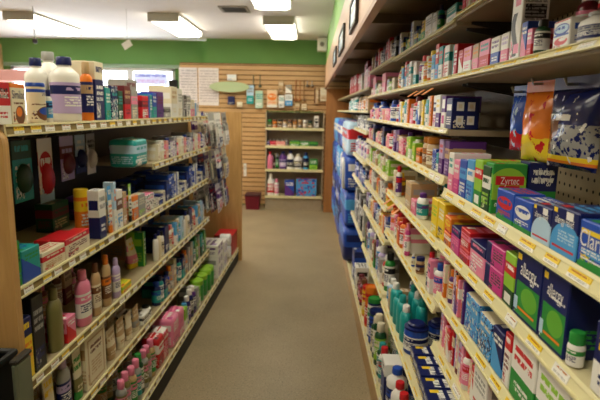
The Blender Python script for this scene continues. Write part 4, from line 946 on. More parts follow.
('R5T','ctn',4.901,5.044,0.1633,0.002477,0,'red/white/pink','plain','',0,None),
('R5T','ctn',5.047,5.179,0.1584,0.009492,0,'white/red/pink','half','',0,None),
('R5T','ctn',5.184,5.324,0.1723,0.005559,0,'red/white/pink','plain','',0,None),
('R5T','ctn',5.327,5.469,0.1585,0.008891,0,'white/red/pink','half','',0,None),
('R5S','oval',4.7,4.801,0.126,0.005054,0,'teal/white/white','wrap','',0,None),
('R5S','btl',4.804,4.896,0.1246,0.009289,0,'white/grey/teal','wrap','',0,None),
('R5S','oval',4.901,5.005,0.126,0.007698,0,'teal/white/white','wrap','',0,None),
('R5S','btl',5.009,5.097,0.1215,0.001174,0,'white/grey/teal','wrap','',0,None),
('R5S','oval',5.101,5.204,0.126,0.007555,0,'teal/white/white','wrap','',0,None),
('R5S','btl',5.207,5.296,0.1195,0.007459,0,'white/grey/teal','wrap','',0,None),
('R5S','oval',5.3,5.402,0.126,0.002197,0,'teal/white/white','wrap','',0,None),
('R5S','btl',5.407,5.5,0.1187,0.005878,0,'white/grey/teal','wrap','',0,None),
('L2K','ctn',1.44,1.49,0.09661,0.009382,0,'cream/white/tan','plain','',0,None),
('L2K','ctn',1.496,1.546,0.1152,0.006895,0,'white/cream/grey','half','',0,None),
('L2K','btl',1.55,1.596,0.1001,0.007671,0,'pink/white/red','wrap','',0,None),
('L2K','ctn',1.602,1.652,0.109,0.01138,0,'salmon/pink/white','band','',0,None),
('L2K','btl',1.655,1.701,0.1187,0.009152,0,'navy/blue/white','wrap','',0,None),
('L2K','ctn',1.703,1.756,0.09855,0.0006794,0,'white/lavender/purple','dots','',0,None),
('L2K','ctn',1.759,1.809,0.1237,0.005023,0,'grey/navy/white','band','',0,None),
('L2K','btl',1.812,1.858,0.1084,0.003182,0,'red/white/pink','wrap','',0,None),
('L2K','ctn',1.861,1.913,0.1044,0.006325,0,'cream/white/tan','plain','',0,None),
('L2K','ctn',1.916,1.967,0.1187,0.002544,0,'white/cream/grey','half','',0,None),
('L2K','btl',1.97,2.016,0.1031,0.007612,0,'pink/white/red','wrap','',0,None),
('L2K','ctn',2.02,2.071,0.107,0.01157,0,'salmon/pink/white','band','',0,None),
('L2K','btl',2.074,2.12,0.1238,0.009794,0,'navy/blue/white','wrap','',0,None),
('L2K','ctn',2.124,2.172,0.1005,0.001502,0,'white/lavender/purple','dots','',0,None),
('L2K','ctn',2.178,2.227,0.1346,0.003209,0,'grey/navy/white','band','',0,None),
('L2K','btl',2.23,2.274,0.1092,0.002231,0,'red/white/pink','wrap','',0,None),
('L2K','ctn',2.276,2.327,0.09781,0.00294,0,'cream/white/tan','plain','',0,None),
('L2K','ctn',2.331,2.381,0.1191,0.007648,0,'white/cream/grey','half','',0,None),
('L2K','btl',2.385,2.429,0.1043,0.01025,0,'pink/white/red','wrap','',0,None),
('L2K','ctn',2.432,2.484,0.1145,0.009408,0,'salmon/pink/white','band','',0,None),
('L2K','btl',2.486,2.533,0.1216,0.0001798,0,'navy/blue/white','wrap','',0,None),
('L2K','ctn',2.535,2.588,0.1016,0.003,0,'white/lavender/purple','dots','',0,None),
('L2M','ctn',1.36,1.418,0.05138,0.004157,0,'white/black/grey','dots','',0,None),
('L2M','ctn',1.421,1.484,0.06175,0.002015,0,'navy/white/blue','band','',0,None),
('L2M','ctn',1.489,1.55,0.07197,0.008021,0,'cream/white/grey','half','',0,None),
('L2M','ctn',1.556,1.618,0.1241,0.002368,0,'navy/blue/white','plain','',0,None),
('L2M','ctn',1.622,1.673,0.1536,0.005263,0,'blue/navy/white','half','',0,None),
('L2M','ctn',1.678,1.728,0.1562,0.00281,0,'blue/white/navy','dots','',0,None),
('L2M','btl',1.731,1.781,0.1529,0.005605,0,'white/navy/blue','wrap','',0,None),
('L2M','ctn',1.784,1.843,0.15,0.006475,0,'white/blue/grey','side','',0,None),
('L2M','ctn',1.849,1.905,0.0517,0.005616,0,'white/black/grey','dots','',0,None),
('L2M','ctn',1.91,1.971,0.06204,0.004499,0,'navy/white/blue','band','',0,None),
('L2M','ctn',1.974,2.038,0.06703,0.007644,0,'cream/white/grey','half','',0,None),
('L2M','ctn',2.042,2.099,0.1213,0.008191,0,'navy/blue/white','plain','',0,None),
('L2M','ctn',2.105,2.154,0.1572,0.006128,0,'blue/navy/white','half','',0,None),
('L2M','ctn',2.158,2.21,0.1525,0.008618,0,'blue/white/navy','dots','',0,None),
('L2M','btl',2.214,2.263,0.1658,0.004394,0,'white/navy/blue','wrap','',0,None),
('L2M','ctn',2.267,2.328,0.1541,0.002529,0,'white/blue/grey','side','',0,None),
('L2M','ctn',2.331,2.391,0.05027,0.009921,0,'white/black/grey','dots','',0,None),
('L2M','ctn',2.394,2.456,0.05942,0.006045,0,'navy/white/blue','band','',0,None),
('L2M','ctn',2.459,2.519,0.07332,0.007855,0,'cream/white/grey','half','',0,None),
('L2M','ctn',2.525,2.583,0.1178,0.003591,0,'navy/blue/white','plain','',0,None),
('L2M','pack',1.4,1.565,0.1145,0.2,0,'navy/blue/white','band','rear',0,None),
('L2M','pack',1.571,1.732,0.1241,0.2,0,'blue/navy/white','band','rear',0,None),
('L2M','pack',1.734,1.888,0.1251,0.2,0,'navy/blue/white','band','rear',0,None),
('L2M','pack',1.893,2.058,0.1353,0.2,0,'blue/navy/white','band','rear',0,None),
('L2N','oval',1.36,1.416,0.1615,0.008172,0,'white/navy/grey','plain','',0,None),
('L2N','oval',1.419,1.47,0.1693,0.009152,0,'cream/navy/white','plain','',0,None),
('L2N','oval',1.473,1.521,0.1526,0.009294,0,'white/black/cream','wrap','',0,None),
('L2N','ctn',1.526,1.608,0.1678,0.009871,0,'navy/black/white','plain','',0,None),
('L2N','btl',1.613,1.663,0.1561,0.003624,0,'white/red/cream','wrap','',0,None),
('L2N','btl',1.667,1.716,0.149,0.007701,0,'cream/salmon/red','wrap','',0,None),
('L2N','ctn',1.722,1.769,0.151,0.0004726,0,'sky/white/teal','half','',0,None),
('L2N','ctn',1.771,1.823,0.1511,0.01102,0,'tan/sky/white','half','',0,None),
('L2N','btl',1.827,1.874,0.1582,0.007104,0,'teal/white/sky','wrap','',0,None),
('L2N','ctn',1.88,1.933,0.1596,0.004949,0,'paleblue/grey/teal','plain','',0,None),
('L2N','oval',1.935,1.991,0.1554,0.001821,0,'white/navy/grey','plain','',0,None),
('L2N','oval',1.993,2.04,0.1731,0.00146,0,'cream/navy/white','plain','',0,None),
('L2N','oval',2.046,2.094,0.1659,0.001548,0,'white/black/cream','wrap','',0,None),
('L2N','ctn',2.096,2.178,0.1656,0.008803,0,'navy/black/white','plain','',0,None),
('L2N','btl',2.181,2.228,0.1644,0.008563,0,'white/red/cream','wrap','',0,None),
('L2N','btl',2.233,2.285,0.1438,0.007543,0,'cream/salmon/red','wrap','',0,None),
('L2N','ctn',2.29,2.339,0.1565,0.003049,0,'sky/white/teal','half','',0,None),
('L2N','ctn',2.345,2.396,0.1427,0.0001768,0,'tan/sky/white','half','',0,None),
('L2N','btl',2.401,2.453,0.1533,0.003733,0,'teal/white/sky','wrap','',0,None),
('L2N','ctn',2.458,2.506,0.1658,0.005836,0,'paleblue/grey/teal','plain','',0,None),
('L2N','oval',2.508,2.562,0.1612,0.005265,0,'white/navy/grey','plain','',0,None),
('L2N','ctn',1.36,1.495,0.217,0.2,0,'tan/grey/cream','plain','rear',0,None),
('L2N','ctn',1.499,1.618,0.1977,0.2,0,'navy/blue/grey','plain','rear',0,None),
('L2N','ctn',1.624,1.758,0.2215,0.2,0,'tan/grey/cream','plain','rear',0,None),
('L2N','ctn',1.76,1.887,0.2041,0.2,0,'navy/blue/grey','plain','rear',0,None),
('L2N','ctn',1.891,2.022,0.2305,0.2,0,'tan/grey/cream','plain','rear',0,None),
('L2N','ctn',2.027,2.144,0.1986,0.2,0,'navy/blue/grey','plain','rear',0,None),
('L2N','ctn',2.147,2.28,0.2222,0.2,0,'tan/grey/cream','plain','rear',0,None),
('L2N','ctn',2.286,2.402,0.19,0.2,0,'navy/blue/grey','plain','rear',0,None),
('L1O','ctn',1.08,1.184,0.05194,0.0005076,0,'white/black/grey','band','',0,None),
('L1O','btl',1.189,1.251,0.0622,0.006863,0,'white/black/grey','wrap','',0,None),
('L1O','btl',0.3,0.357,0.163,0.16,0,'cream/tan/tan','wrap','rear',0,None),
('L1O','ctn',0.3604,0.4174,0.1709,0.16,0,'tan/cream/brown','half','rear',0,None),
('L1O','btl',0.4202,0.4769,0.1565,0.16,0,'grey/cream/tan','wrap','rear',0,None),
('L1O','ctn',0.4813,0.5528,0.1495,0.16,0,'cream/brown/tan','band','rear',0,None),
('L1O','btl',0.5558,0.6125,0.1647,0.16,0,'cream/tan/tan','wrap','rear',0,None),
('L1O','ctn',0.6148,0.677,0.1746,0.16,0,'tan/cream/brown','half','rear',0,None),
('L1O','btl',0.6814,0.739,0.1558,0.16,0,'grey/cream/tan','wrap','rear',0,None),
('L1O','ctn',0.7429,0.8136,0.1453,0.16,0,'cream/brown/tan','band','rear',0,None),
('L1O','btl',0.8164,0.8727,0.1578,0.16,0,'cream/tan/tan','wrap','rear',0,None),
('L1O','ctn',0.8763,0.9364,0.164,0.16,0,'tan/cream/brown','half','rear',0,None),
('L1O','btl',0.9424,0.9966,0.1441,0.16,0,'grey/cream/tan','wrap','rear',0,None),
('L1O','ctn',1.002,1.069,0.1515,0.16,0,'cream/brown/tan','band','rear',0,None),
('L1O','btl',1.073,1.125,0.1525,0.16,0,'cream/tan/tan','wrap','rear',0,None),
('L1O','ctn',1.13,1.19,0.1711,0.16,0,'tan/cream/brown','half','rear',0,None),
('L1O','btl',1.195,1.25,0.1567,0.16,0,'grey/cream/tan','wrap','rear',0,None),
('L1N','btl',0.3,0.3534,0.1621,0.2,0,'olive/black/tan','wrap','rear',0,None),
('L1N','btl',0.3561,0.4036,0.1719,0.2,0,'brown/tan/cream','wrap','rear',0,None),
('L1N','ctn',0.4091,0.4787,0.1776,0.2,0,'tan/maroon/brown','half','rear',0,None),
('L1N','btl',0.481,0.5366,0.1584,0.2,0,'maroon/pink/tan','wrap','rear',0,None),
('L1N','btl',0.5425,0.5959,0.1711,0.2,0,'olive/black/tan','wrap','rear',0,None),
('L1N','btl',0.6017,0.6527,0.1781,0.2,0,'brown/tan/cream','wrap','rear',0,None),
('L1N','ctn',0.6554,0.7293,0.1784,0.2,0,'tan/maroon/brown','half','rear',0,None),
('L1N','btl',0.7314,0.7848,0.1576,0.2,0,'maroon/pink/tan','wrap','rear',0,None),
('L1N','btl',0.7904,0.8477,0.1623,0.2,0,'olive/black/tan','wrap','rear',0,None),
('L2O','btl',1.36,1.418,0.1433,0.001738,0,'navy/blue/teal','wrap','',0,None),
('L2O','btl',1.423,1.476,0.1628,0.003586,0,'teal/navy/white','wrap','',0,None),
('L2O','ctn',1.48,1.542,0.1345,0.003887,0,'navy/teal/tan','half','',0,None),
('L2O','btl',1.545,1.593,0.1497,0.002023,0,'blue/navy/tan','wrap','',0,None),
('L2O','btl',1.596,1.644,0.173,0.0001514,0,'tan/orange/grey','wrap','',0,None),
('L2O','ctn',1.649,1.697,0.1621,0.01113,0,'grey/salmon/cream','plain','',0,None),
('L2O','ctn',1.7,1.752,0.1866,0.01066,0,'cream/tan/grey','half','',0,None),
('L2O','btl',1.755,1.809,0.144,0.01115,0,'navy/blue/teal','wrap','',0,None),
('L2O','btl',1.815,1.866,0.1592,0.004077,0,'teal/navy/white','wrap','',0,None),
('L2O','ctn',1.871,1.931,0.1418,0.001713,0,'navy/teal/tan','half','',0,None),
('L2O','btl',1.934,1.981,0.1532,0.00664,0,'blue/navy/tan','wrap','',0,None),
('L2O','btl',1.983,2.036,0.166,0.004941,0,'tan/orange/grey','wrap','',0,None),
('L2O','ctn',2.038,2.087,0.1758,0.004014,0,'grey/salmon/cream','plain','',0,None),
('L2O','ctn',2.1,2.149,0.1977,0.00137,0,'grey/tan/salmon','band','',0,None),
('L2O','ctn',2.155,2.202,0.1871,0.008019,0,'teal/darkgreen/grey','half','',0,None),
('L2O','btl',2.205,2.255,0.1762,0.003094,0,'darkgreen/teal/white','wrap','',0,None),
('L2O','ctn',2.258,2.307,0.1993,0.01198,0,'green/lime/darkgreen','plain','',0,None),
('L2O','btl',2.313,2.36,0.1762,0.01075,0,'green/white/lime','wrap','',0,None),
('L2O','ctn',2.362,2.414,0.1861,0.01174,0,'grey/tan/salmon','band','',0,None),
('L2O','ctn',2.416,2.468,0.1771,0.001682,0,'teal/darkgreen/grey','half','',0,None),
('L2O','btl',2.47,2.522,0.1805,0.00223,0,'darkgreen/teal/white','wrap','',0,None),
('L2O','ctn',2.525,2.578,0.1846,0.006856,0,'green/lime/darkgreen','plain','',0,None),
('L2O','btl',2.58,2.628,0.1849,0.008539,0,'green/white/lime','wrap','',0,None),
('L1b','btl',0.62,0.6723,0.2022,0.005946,0,'grey/pink/olive','wrap','',0,None),
('L1b','btl',0.6754,0.7284,0.2124,0.008493,0,'olive/pink/grey','wrap','',0,None),
('L1b','btl',0.7337,0.7892,0.2086,0.0007883,0,'tan/pink/green','wrap','',0,None),
('L1b','btl',0.7942,0.8486,0.216,0.0006645,0,'grey/pink/teal','wrap','',0,None),
('L1b','btl',0.8538,0.9077,0.216,0.01037,0,'darkgreen/green/white','wrap','',0,None),
('L1b','btl',0.9117,0.9635,0.2082,0.005719,0,'grey/pink/olive','wrap','',0,None),
('L1b','btl',0.969,1.022,0.2034,0.009979,0,'olive/pink/grey','wrap','',0,None),
('L1b','btl',1.026,1.079,0.2122,0.007139,0,'tan/pink/green','wrap','',0,None),
('L1b','btl',0.7,0.7596,0.2003,0.14,0,'olive/green/tan','wrap','rear',0,None),
('L1b','btl',0.7645,0.8267,0.1969,0.14,0,'darkgreen/grey/tan','wrap','rear',0,None),
('L1b','btl',0.8316,0.8907,0.205,0.14,0,'grey/tan/white','wrap','rear',0,None),
('L1b','btl',0.8962,0.9595,0.1999,0.14,0,'olive/green/tan','wrap','rear',0,None),
('L1b','btl',0.9636,1.024,0.1809,0.14,0,'darkgreen/grey/tan','wrap','rear',0,None),
('L1b','btl',1.027,1.084,0.1921,0.14,0,'grey/tan/white','wrap','rear',0,None),
('L1b','btl',1.09,1.146,0.1919,0.14,0,'olive/green/tan','wrap','rear',0,None),
('L1b','pack',1.11,1.211,0.1814,0.006275,0,'red/white/maroon','band','',0,None),
('L1b','pack',1.216,1.302,0.1763,0.008605,0,'red/pink/white','dots','',0,None),
('L2b','ctn',1.64,1.71,0.14,0.003355,0,'lime/white/green','half','',0,None),
('L2b','btl',1.712,1.772,0.1446,0.007102,0,'blue/sky/white','wrap','',0,None),
('L2b','btl',1.777,1.835,0.1712,0.008959,0,'navy/white/purple','wrap','',0,None),
('L2b','btl',1.837,1.9,0.1983,0.004665,0,'navy/white/black','wrap','',0,None),
('L2b','btl',1.903,1.966,0.2005,0.004748,0,'purple/white/navy','wrap','',0,None),
('L2b','ctn',1.972,2.023,0.1673,0.002885,0,'grey/white/lime','plain','',0,None),
('L2b','ctn',2.027,2.096,0.1467,0.009653,0,'lime/white/green','half','',0,None),
('L2b','jar',2.12,2.235,0.1624,0.006208,0,'green/lime/white','plain','',0,None),
('L2b','jar',2.24,2.356,0.1657,0.005066,0,'green/lime/white','plain','',0,None),
('L2b','jar',2.361,2.469,0.1705,0.0008312,0,'green/lime/white','plain','',0,None),
('L2b','jar',2.473,2.583,0.1619,0.001673,0,'green/lime/white','plain','',0,None),

]
def carton(name, w, d, h, st, c):
    bm = bmesh.new(); box(bm, (-w/2, 0, 0), (w/2, d, h), min(.0018, w * .06)); uvmap(bm); o = obj(name, bm, style(st)); return cols(o, c)
def lettering(par, txt, col, u, v, fill, w, h, y=-.0006):
    cu = bpy.data.curves.new('lettering', 'FONT'); cu.body = txt; cu.align_x = 'CENTER'; cu.align_y = 'CENTER'; cu.extrude = .0; cu.space_line = .8
    t = bpy.data.objects.new('lettering', cu); C.objects.link(t); dg = bpy.context.evaluated_depsgraph_get(); dg.update()
    me = bpy.data.meshes.new_from_object(t.evaluated_get(dg)); bpy.data.objects.remove(t); bpy.data.curves.remove(cu)
    xs = [p.co.x for p in me.vertices] or [0, 1]; s = fill * w / (max(xs) - min(xs)); bmx = bmesh.new(); bmx.from_mesh(me); bpy.data.meshes.remove(me)
    sy = min(s * 1.5, h * .5)
    for q in bmx.verts: q.co = Vector((q.co.x * s + (u - .5) * w, y, q.co.y * sy + v * h))
    o = obj('lettering', bmx, INK, par); o['cA'] = [float(x) for x in rgb(col)]; return o
def bottle(name, kind, w, h, st, c):
    A, B_, Cc = (c.split('/') + ['white'] * 3)[:3]; r = w / 2; n = 20
    sy = 1.
    if kind == 'btl':
        hb = h * .80; pb = [(0, 0), (r * .92, 0), (r, h * .02), (r, hb * .86), (r * .93, hb * .93), (r * .6, hb * .985), (r * .55, hb), (0, hb)]
        pc = [(0, hb), (r * .62, hb), (r * .66, hb + h * .01), (r * .64, h * .985), (r * .56, h), (0, h)]; lab = (.14, .66)
    elif kind == 'jar':
        hb = h * .78; pb = [(0, 0), (r * .93, 0), (r, h * .03), (r, hb * .9), (r * .9, hb), (0, hb)]; pc = [(0, hb), (r * .97, hb), (r, hb + h * .02), (r * .98, h * .97), (r * .9, h), (0, h)]; lab = (.12, .6)
    elif kind == 'can':
        hb = h * .90; pb = [(0, 0), (r * .97, 0), (r, h * .02), (r, hb), (0, hb)]; pc = [(0, hb), (r * 1.02, hb), (r * 1.02, h * .97), (r * .96, h), (r * .9, h * .975), (0, h * .975)]; lab = (.06, .84)
    elif kind == 'spray':
        hb = h * .66; pb = [(0, 0), (r, .002), (r, hb * .93), (r * .85, hb), (0, hb)]; pc = [(0, hb), (r * .9, hb), (r * .92, h * .93), (r * .8, h), (0, h)]; lab = (.06, .56)
    elif kind == 'oval':
        sy = .6; hb = h * .82; pb = [(0, 0), (r * .88, 0), (r * .97, h * .03), (r, hb * .5), (r * .99, hb * .80), (r * .93, hb * .90), (r * .7, hb * .97), (r * .46, hb), (0, hb)]
        pc = [(0, hb), (r * .46, hb), (r * .48, hb + h * .01), (r * .44, h * .98), (r * .36, h), (0, h)]; lab = (.16, .6)
    elif kind == 'jug':
        sy = .7; hb = h * .86; pb = [(0, 0), (r * .9, 0), (r, h * .03), (r, hb * .72), (r * .9, hb * .84), (r * .5, hb * .96), (r * .42, hb), (0, hb)]
        pc = [(0, hb), (r * .48, hb), (r * .5, hb + .002), (r * .48, h * .98), (r * .4, h), (0, h)]; lab = (.14, .55)
    elif kind == 'vit':
        hb = h * .87; pb = [(0, 0), (r * .94, 0), (r, h * .03), (r, hb * .78), (r * .96, hb * .85), (r * .55, hb * .95), (r * .42, hb * .97), (r * .42, hb), (0, hb)]
        pc = [(0, hb), (r * .5, hb), (r * .52, hb + h * .01), (r * .5, h * .985), (r * .44, h), (0, h)]; lab = (.12, .6)
    elif kind == 'tub':
        hb = h * .8; pb = [(0, 0), (r * .92, 0), (r, h * .04), (r, hb * .84), (r * .9, hb), (0, hb)]; pc = [(0, hb), (r * .72, hb), (r * .74, h * .96), (r * .62, h), (0, h)]; lab = (.15, .6)
    else:  # tube standing on its cap
        hb = 0; pb = [(0, h * .16), (r * .72, h * .16), (r * .8, h * .2), (r * .92, h * .6), (r, h)]; pc = [(0, 0), (r * .72, 0), (r * .75, h * .02), (r * .72, h * .158), (0, h * .158)]; lab = None; sy = .55
    bm = bmesh.new()
    if kind == 'tube':
        n = 16; rings = []
        for rr, z in [(r * .7, h * .165), (r * .82, h * .22), (r * .9, h * .5), (r * .96, h * .8), (r, h * .97), (r, h)]:
            k = max(.06, 1 - (z / h - .16) / .82); rings.append([bm.verts.new((rr * math.cos(2*PI*i/n), rr * .6 * k * math.sin(2*PI*i/n), z)) for i in range(n)])
        for P_, Q in zip(rings, rings[1:]):
            for i in range(n): bm.faces.new((P_[i], P_[(i+1)%n], Q[(i+1)%n], Q[i]))
        bm.faces.new(rings[0][::-1]); bm.faces.new(rings[-1]); uvmap(bm, (-r, r, -r, r, 0, h)); o = obj(name, bm, style('top' if st == 'x' else 'half' if st == 'big' else 'plain'), None, 40)
        cols(o, (A, Cc, B_)); dy = r * .6
    else:
        lathe(bm, pb, n, 1, sy)
        if kind == 'jug':   # side handle
            tube(bm, [(r * .80, 0, h * .70), (r * .98, 0, h * .76), (r * 1.0, 0, h * .66), (r * .99, 0, h * .5), (r * .9, 0, h * .44)], r * .12, 8)
        o = obj(name, bm, PLA, None, 45); cols(o, (A, B_, Cc)); dy = r * sy
    bm = bmesh.new(); lathe(bm, pc, n, 1, sy if kind != 'oval' else .8)
    if kind == 'tub': lathe(bm, [(0, h * .80), (r * 1.0, h * .80), (r * 1.0, h * .86), (r * .8, h * .88), (0, h * .88)], n)
    cp = obj('cap', bm, PLA, o, 40); cols(cp, (B_, A, Cc)); cp['label'] = B_ + ' cap'
    if lab and st != 'plain':
        bm = bmesh.new(); z0, z1 = lab[0] * h, lab[1] * h; rr = r * 1.012 + .0004
        if kind == 'oval': lathe(bm, [(r * .96, z0), (rr * .985, z0), (rr, (z0 + z1) / 2), (rr * .99, z1), (r * .95, z1)], n, 1, sy)
        else: lathe(bm, [(r * .99, z0), (rr, z0), (rr, z1), (r * .99, z1)], n, 1, sy)
        uv = bm.loops.layers.uv.verify()
        for f in bm.faces:
            cx = f.calc_center_median()
            for l in f.loops:
                a = math.atan2(l.vert.co.x, -l.vert.co.y / sy)
                if cx.y > 0 and abs(a) > PI - .01: a = PI if cx.x > 0 else -PI
                l[uv].uv = (.5 + a / PI * .8, (l.vert.co.z - z0) / (z1 - z0))
        lb = obj('label_sleeve', bm, style('label'), o, 40); alt = {'white': 'navy', 'cream': 'brown'}.get(Cc, 'white'); lb.data.materials[0] = style('simbear') if st == 'bear' else lb.data.materials[0]; cols(lb, (A, B_, 'brown') if st == 'bear' else (Cc, B_ if B_ != Cc else A, alt if alt != Cc else 'black'))
    return o, dy
def soft(name, w, d, h, st, c):
    """a filled soft pack: rounded block with pinched top seam"""
    bm = bmesh.new(); N, K = 8, 8
    bmesh.ops.create_cube(bm, size=1); bmesh.ops.subdivide_edges(bm, edges=bm.edges[:], cuts=7, use_grid_fill=True)
    for v_ in bm.verts:
        p = v_.co * 2; L = max(abs(p.x), abs(p.y), abs(p.z)) or 1; q = Vector((abs(p.x) ** 10, abs(p.y) ** 10, abs(p.z) ** 10)); k = L / ((q.x + q.y + q.z) ** .1 or 1); p = p * k
        wob = 1 + .02 * math.sin(7 * p.x + 3 * p.z) + .015 * math.sin(9 * p.z - 4 * p.x)
        v_.co = Vector((p.x * w / 2, (p.y * wob + 1) * d / 2, (p.z + 1) * h / 2))
    uvmap(bm); o = obj(name, bm, style(st), None, 60); cols(o, c)
    A, B_ = c.split('/')[:2]
    bm = bmesh.new(); box(bm, (-w * .36, d * .47, h * .97), (w * .36, d * .53, h * 1.04), .002); s_ = obj('seam', bm, PLA, o); cols(s_, (A, B_, A)); return o
NAMES = dict(btl=('bottle', 'bottle'), oval=('slim_bottle', 'bottle'), jar=('jar', 'jar'), can=('canister', 'canister'), spray=('spray_can', 'spray can'), jug=('jug', 'jug'), vit=('big_bottle', 'bottle'), tub=('plastic_tub', 'tub'), tube=('squeeze_tube', 'tube'), ctn=('carton', 'box'), face=('carton', 'box'), pack=('soft_pack', 'pack'))
CW = {'paleblue': 'pale blue', 'sky': 'sky blue', 'darkgreen': 'dark green'}
def desc(kind, c, st, w, h):
    A, B_, D_ = [CW.get(x, x) for x in (c.split('/') + ['white'] * 3)[:3]]
    if kind in ('ctn', 'face'):
        sz = 'narrow ' if h > 2.6 * w else 'low ' if w > 1.5 * h else ''
        e = {'plain': 'with %s print' % B_, 'band': 'with %s band' % B_, 'oval': 'with %s oval' % B_, 'half': 'with %s lower half' % B_, 'side': 'with %s side stripe' % B_, 'dots': 'with %s speckles' % B_, 'top': 'with %s top' % B_,
             'claritin': 'with white lettering, yellow band', 'allergy': 'with %s rounded panel' % B_, 'allergy2': 'with bright green panel', 'zyr': 'with red band', 'zyrface': 'with red logo panel', 'motrin': 'with blue oval, red swoosh',
             'sil': 'with black silhouette', 'quad': 'with four %s squares' % B_, 'quadtop': 'with %s bottom' % B_, 'frame': 'with %s frame' % B_, 'simbear': 'with brown bear'}.get(st)
        return '%s%s carton %s' % (sz, A, e) if e else '%s%s and %s diagonal carton' % (sz, A, B_)
    if kind == 'pack': return 'soft %s pack with %s print' % (A, B_)
    nm = dict(btl='bottle', oval='slim bottle', jar='jar', can='canister', spray='spray can', jug='handled jug', vit='big bottle', tub='wide tub', tube='squeeze tube')[kind]
    return '%s %s with %s %s' % (A, nm, B_, 'lid' if kind in ('jar', 'can', 'tub') else 'cap')
ORD = ['', 'nearest', 'second-nearest', 'third-nearest', 'fourth-nearest', 'fifth-nearest', 'sixth-nearest', 'seventh-nearest', 'eighth-nearest']
recs = []
for it in ITEMS:
    sk, kind, ya, yb, h, sb, d, c, st, row, zo, txt = it
    unit, X, z, s0, s1, phr = SHELF[sk]; left = sk[0] == 'L'; z += .0006 + (.005 - .0006 if sk in ('L2N', 'L2O') and False else 0)
    if sk in ('L2N', 'L2O'): z = {'L2N': .70, 'L2O': .42}[sk] + .0002
    if kind == 'face':
        w, yc, xf = d, ya, sb; dd = yb - ya
        o = carton('carton', w, dd, h, st, c); o.location = (xf, yc, z); recs.append([o, sk, kind, c, st, row, w, h, zo, yc, phr, txt, dd]); continue
    w = (yb - ya) - .0012; dmax = .40 if left else .222
    if kind == 'ctn': dd = min(d or (.15 if left else .105), dmax - sb); o = carton('carton', w, dd, h, st, c); off = 0
    elif kind == 'pack': dd = min(w, .14); o = soft('soft_pack', w, dd, h, st, c); off = 0
    else:
        o, dy = bottle(NAMES[kind][0], kind, w, h, st, c); off = dy
    yc = (ya + yb) / 2; jit = random.uniform(-.025, .025)
    if left: o.matrix_world = LM @ Matrix.Translation((X - .0135 - sb - off, yc, z + zo)) @ Matrix.Rotation(PI / 2 + jit, 4, 'Z')
    else: o.matrix_world = Matrix.Translation((X + .014 + sb + off, yc, z + zo)) @ Matrix.Rotation(-PI / 2 + jit, 4, 'Z')
    recs.append([o, sk, kind, c, st, row, w, h, zo, yc, phr, txt, 0])
seen = {}
for r in recs:
    o, sk, kind, c, st, row, w, h, zo, yc, phr, txt, _ = r
    D = desc(kind, c, st, w, h)
    if zo: D += ' stacked on top'
    if row: D = 'rear ' + D
    r.append(D); seen.setdefault((sk, D), []).append(r)
shelfrow = {}
for r in recs: shelfrow.setdefault(r[1], []).append(r)
for k, l in seen.items():
    l.sort(key=lambda r: r[9])
    for i, r in enumerate(l):
        o, phr, D = r[0], r[10], r[-1]
        if len(l) > 1: lab = '%s %s, %s' % (ORD[min(i + 1, 8)], D, phr)
        else:
            lab = '%s, %s' % (D, phr)
            nb = sorted((q for q in shelfrow[r[1]] if q is not r), key=lambda q: abs(q[9] - r[9]))
            if nb:
                n_ = ' '.join(nb[0][-1].replace('rear ', '').split(' with ')[0].replace(', split', '').split()[:5]); t_ = '%s, %s, beside %s' % (D, phr, n_)
                if len(t_.split()) <= 16: lab = t_
        tag(o, lab, NAMES[r[2]][1], 'goods on the ' + phr)
        if r[11]:
            txt, col, u, v_, fl = r[11]
            if r[2] == 'can':
                lettering(o, txt, col, u, v_, fl, r[6], r[7], -r[6] / 2 * 1.07)
            else: lettering(o, txt, col, u, v_, fl, r[6], r[7])

# hanging pouches on the pegboard
def pouch(name, w, h, t, st, c, hc, hh=.03):
    bm = bmesh.new(); nx, nz = 10, 12; F_, K_ = [], []
    for j in range(nz + 1):
        a, b_ = [], []
        for i in range(nx + 1):
            u, v_ = i / nx, j / nz; e = (max(0, math.sin(PI * u)) * max(0, math.sin(PI * min(1, v_ * 1.02)))) ** .6
            wr = .12 * math.sin(19 * u + 7 * v_) * e + .1 * math.sin(13 * v_ - 5 * u) * e
            a.append(bm.verts.new(((u - .5) * w * (1 + .03 * math.sin(9 * v_)), -t * (e * (.8 + wr)) - .0008, v_ * h)))
            b_.append(bm.verts.new(((u - .5) * w * (1 + .03 * math.sin(9 * v_)), t * .25 * e + .0008, v_ * h)))
        F_.append(a); K_.append(b_)
    for j in range(nz):
        for i in range(nx):
            bm.faces.new((F_[j][i], F_[j][i+1], F_[j+1][i+1], F_[j+1][i])); bm.faces.new((K_[j][i], K_[j+1][i], K_[j+1][i+1], K_[j][i+1]))
        for X_ in (0, nx): bm.faces.new((F_[j][X_], F_[j+1][X_], K_[j+1][X_], K_[j][X_]))
    for j in (0, nz):
        for i in range(nx): bm.faces.new((F_[j][i], K_[j][i], K_[j][i+1], F_[j][i+1]))
    uvmap(bm, (-w/2, w/2, -t, t, 0, h))
    uvl = bm.loops.layers.uv.active
    for f in bm.faces:
        for l in f.loops: l[uvl].uv = (l.vert.co.x / w + .5, l.vert.co.z / h)
    o = obj(name, bm, style(st, .18), None, 70); cols(o, c)
    bm = bmesh.new(); box(bm, (-w/2, -.0022, h - .002), (w/2, .0022, h + hh), .0008); k = obj('header_card', bm, PLA, o); cols(k, (hc, hc, hc)); return o
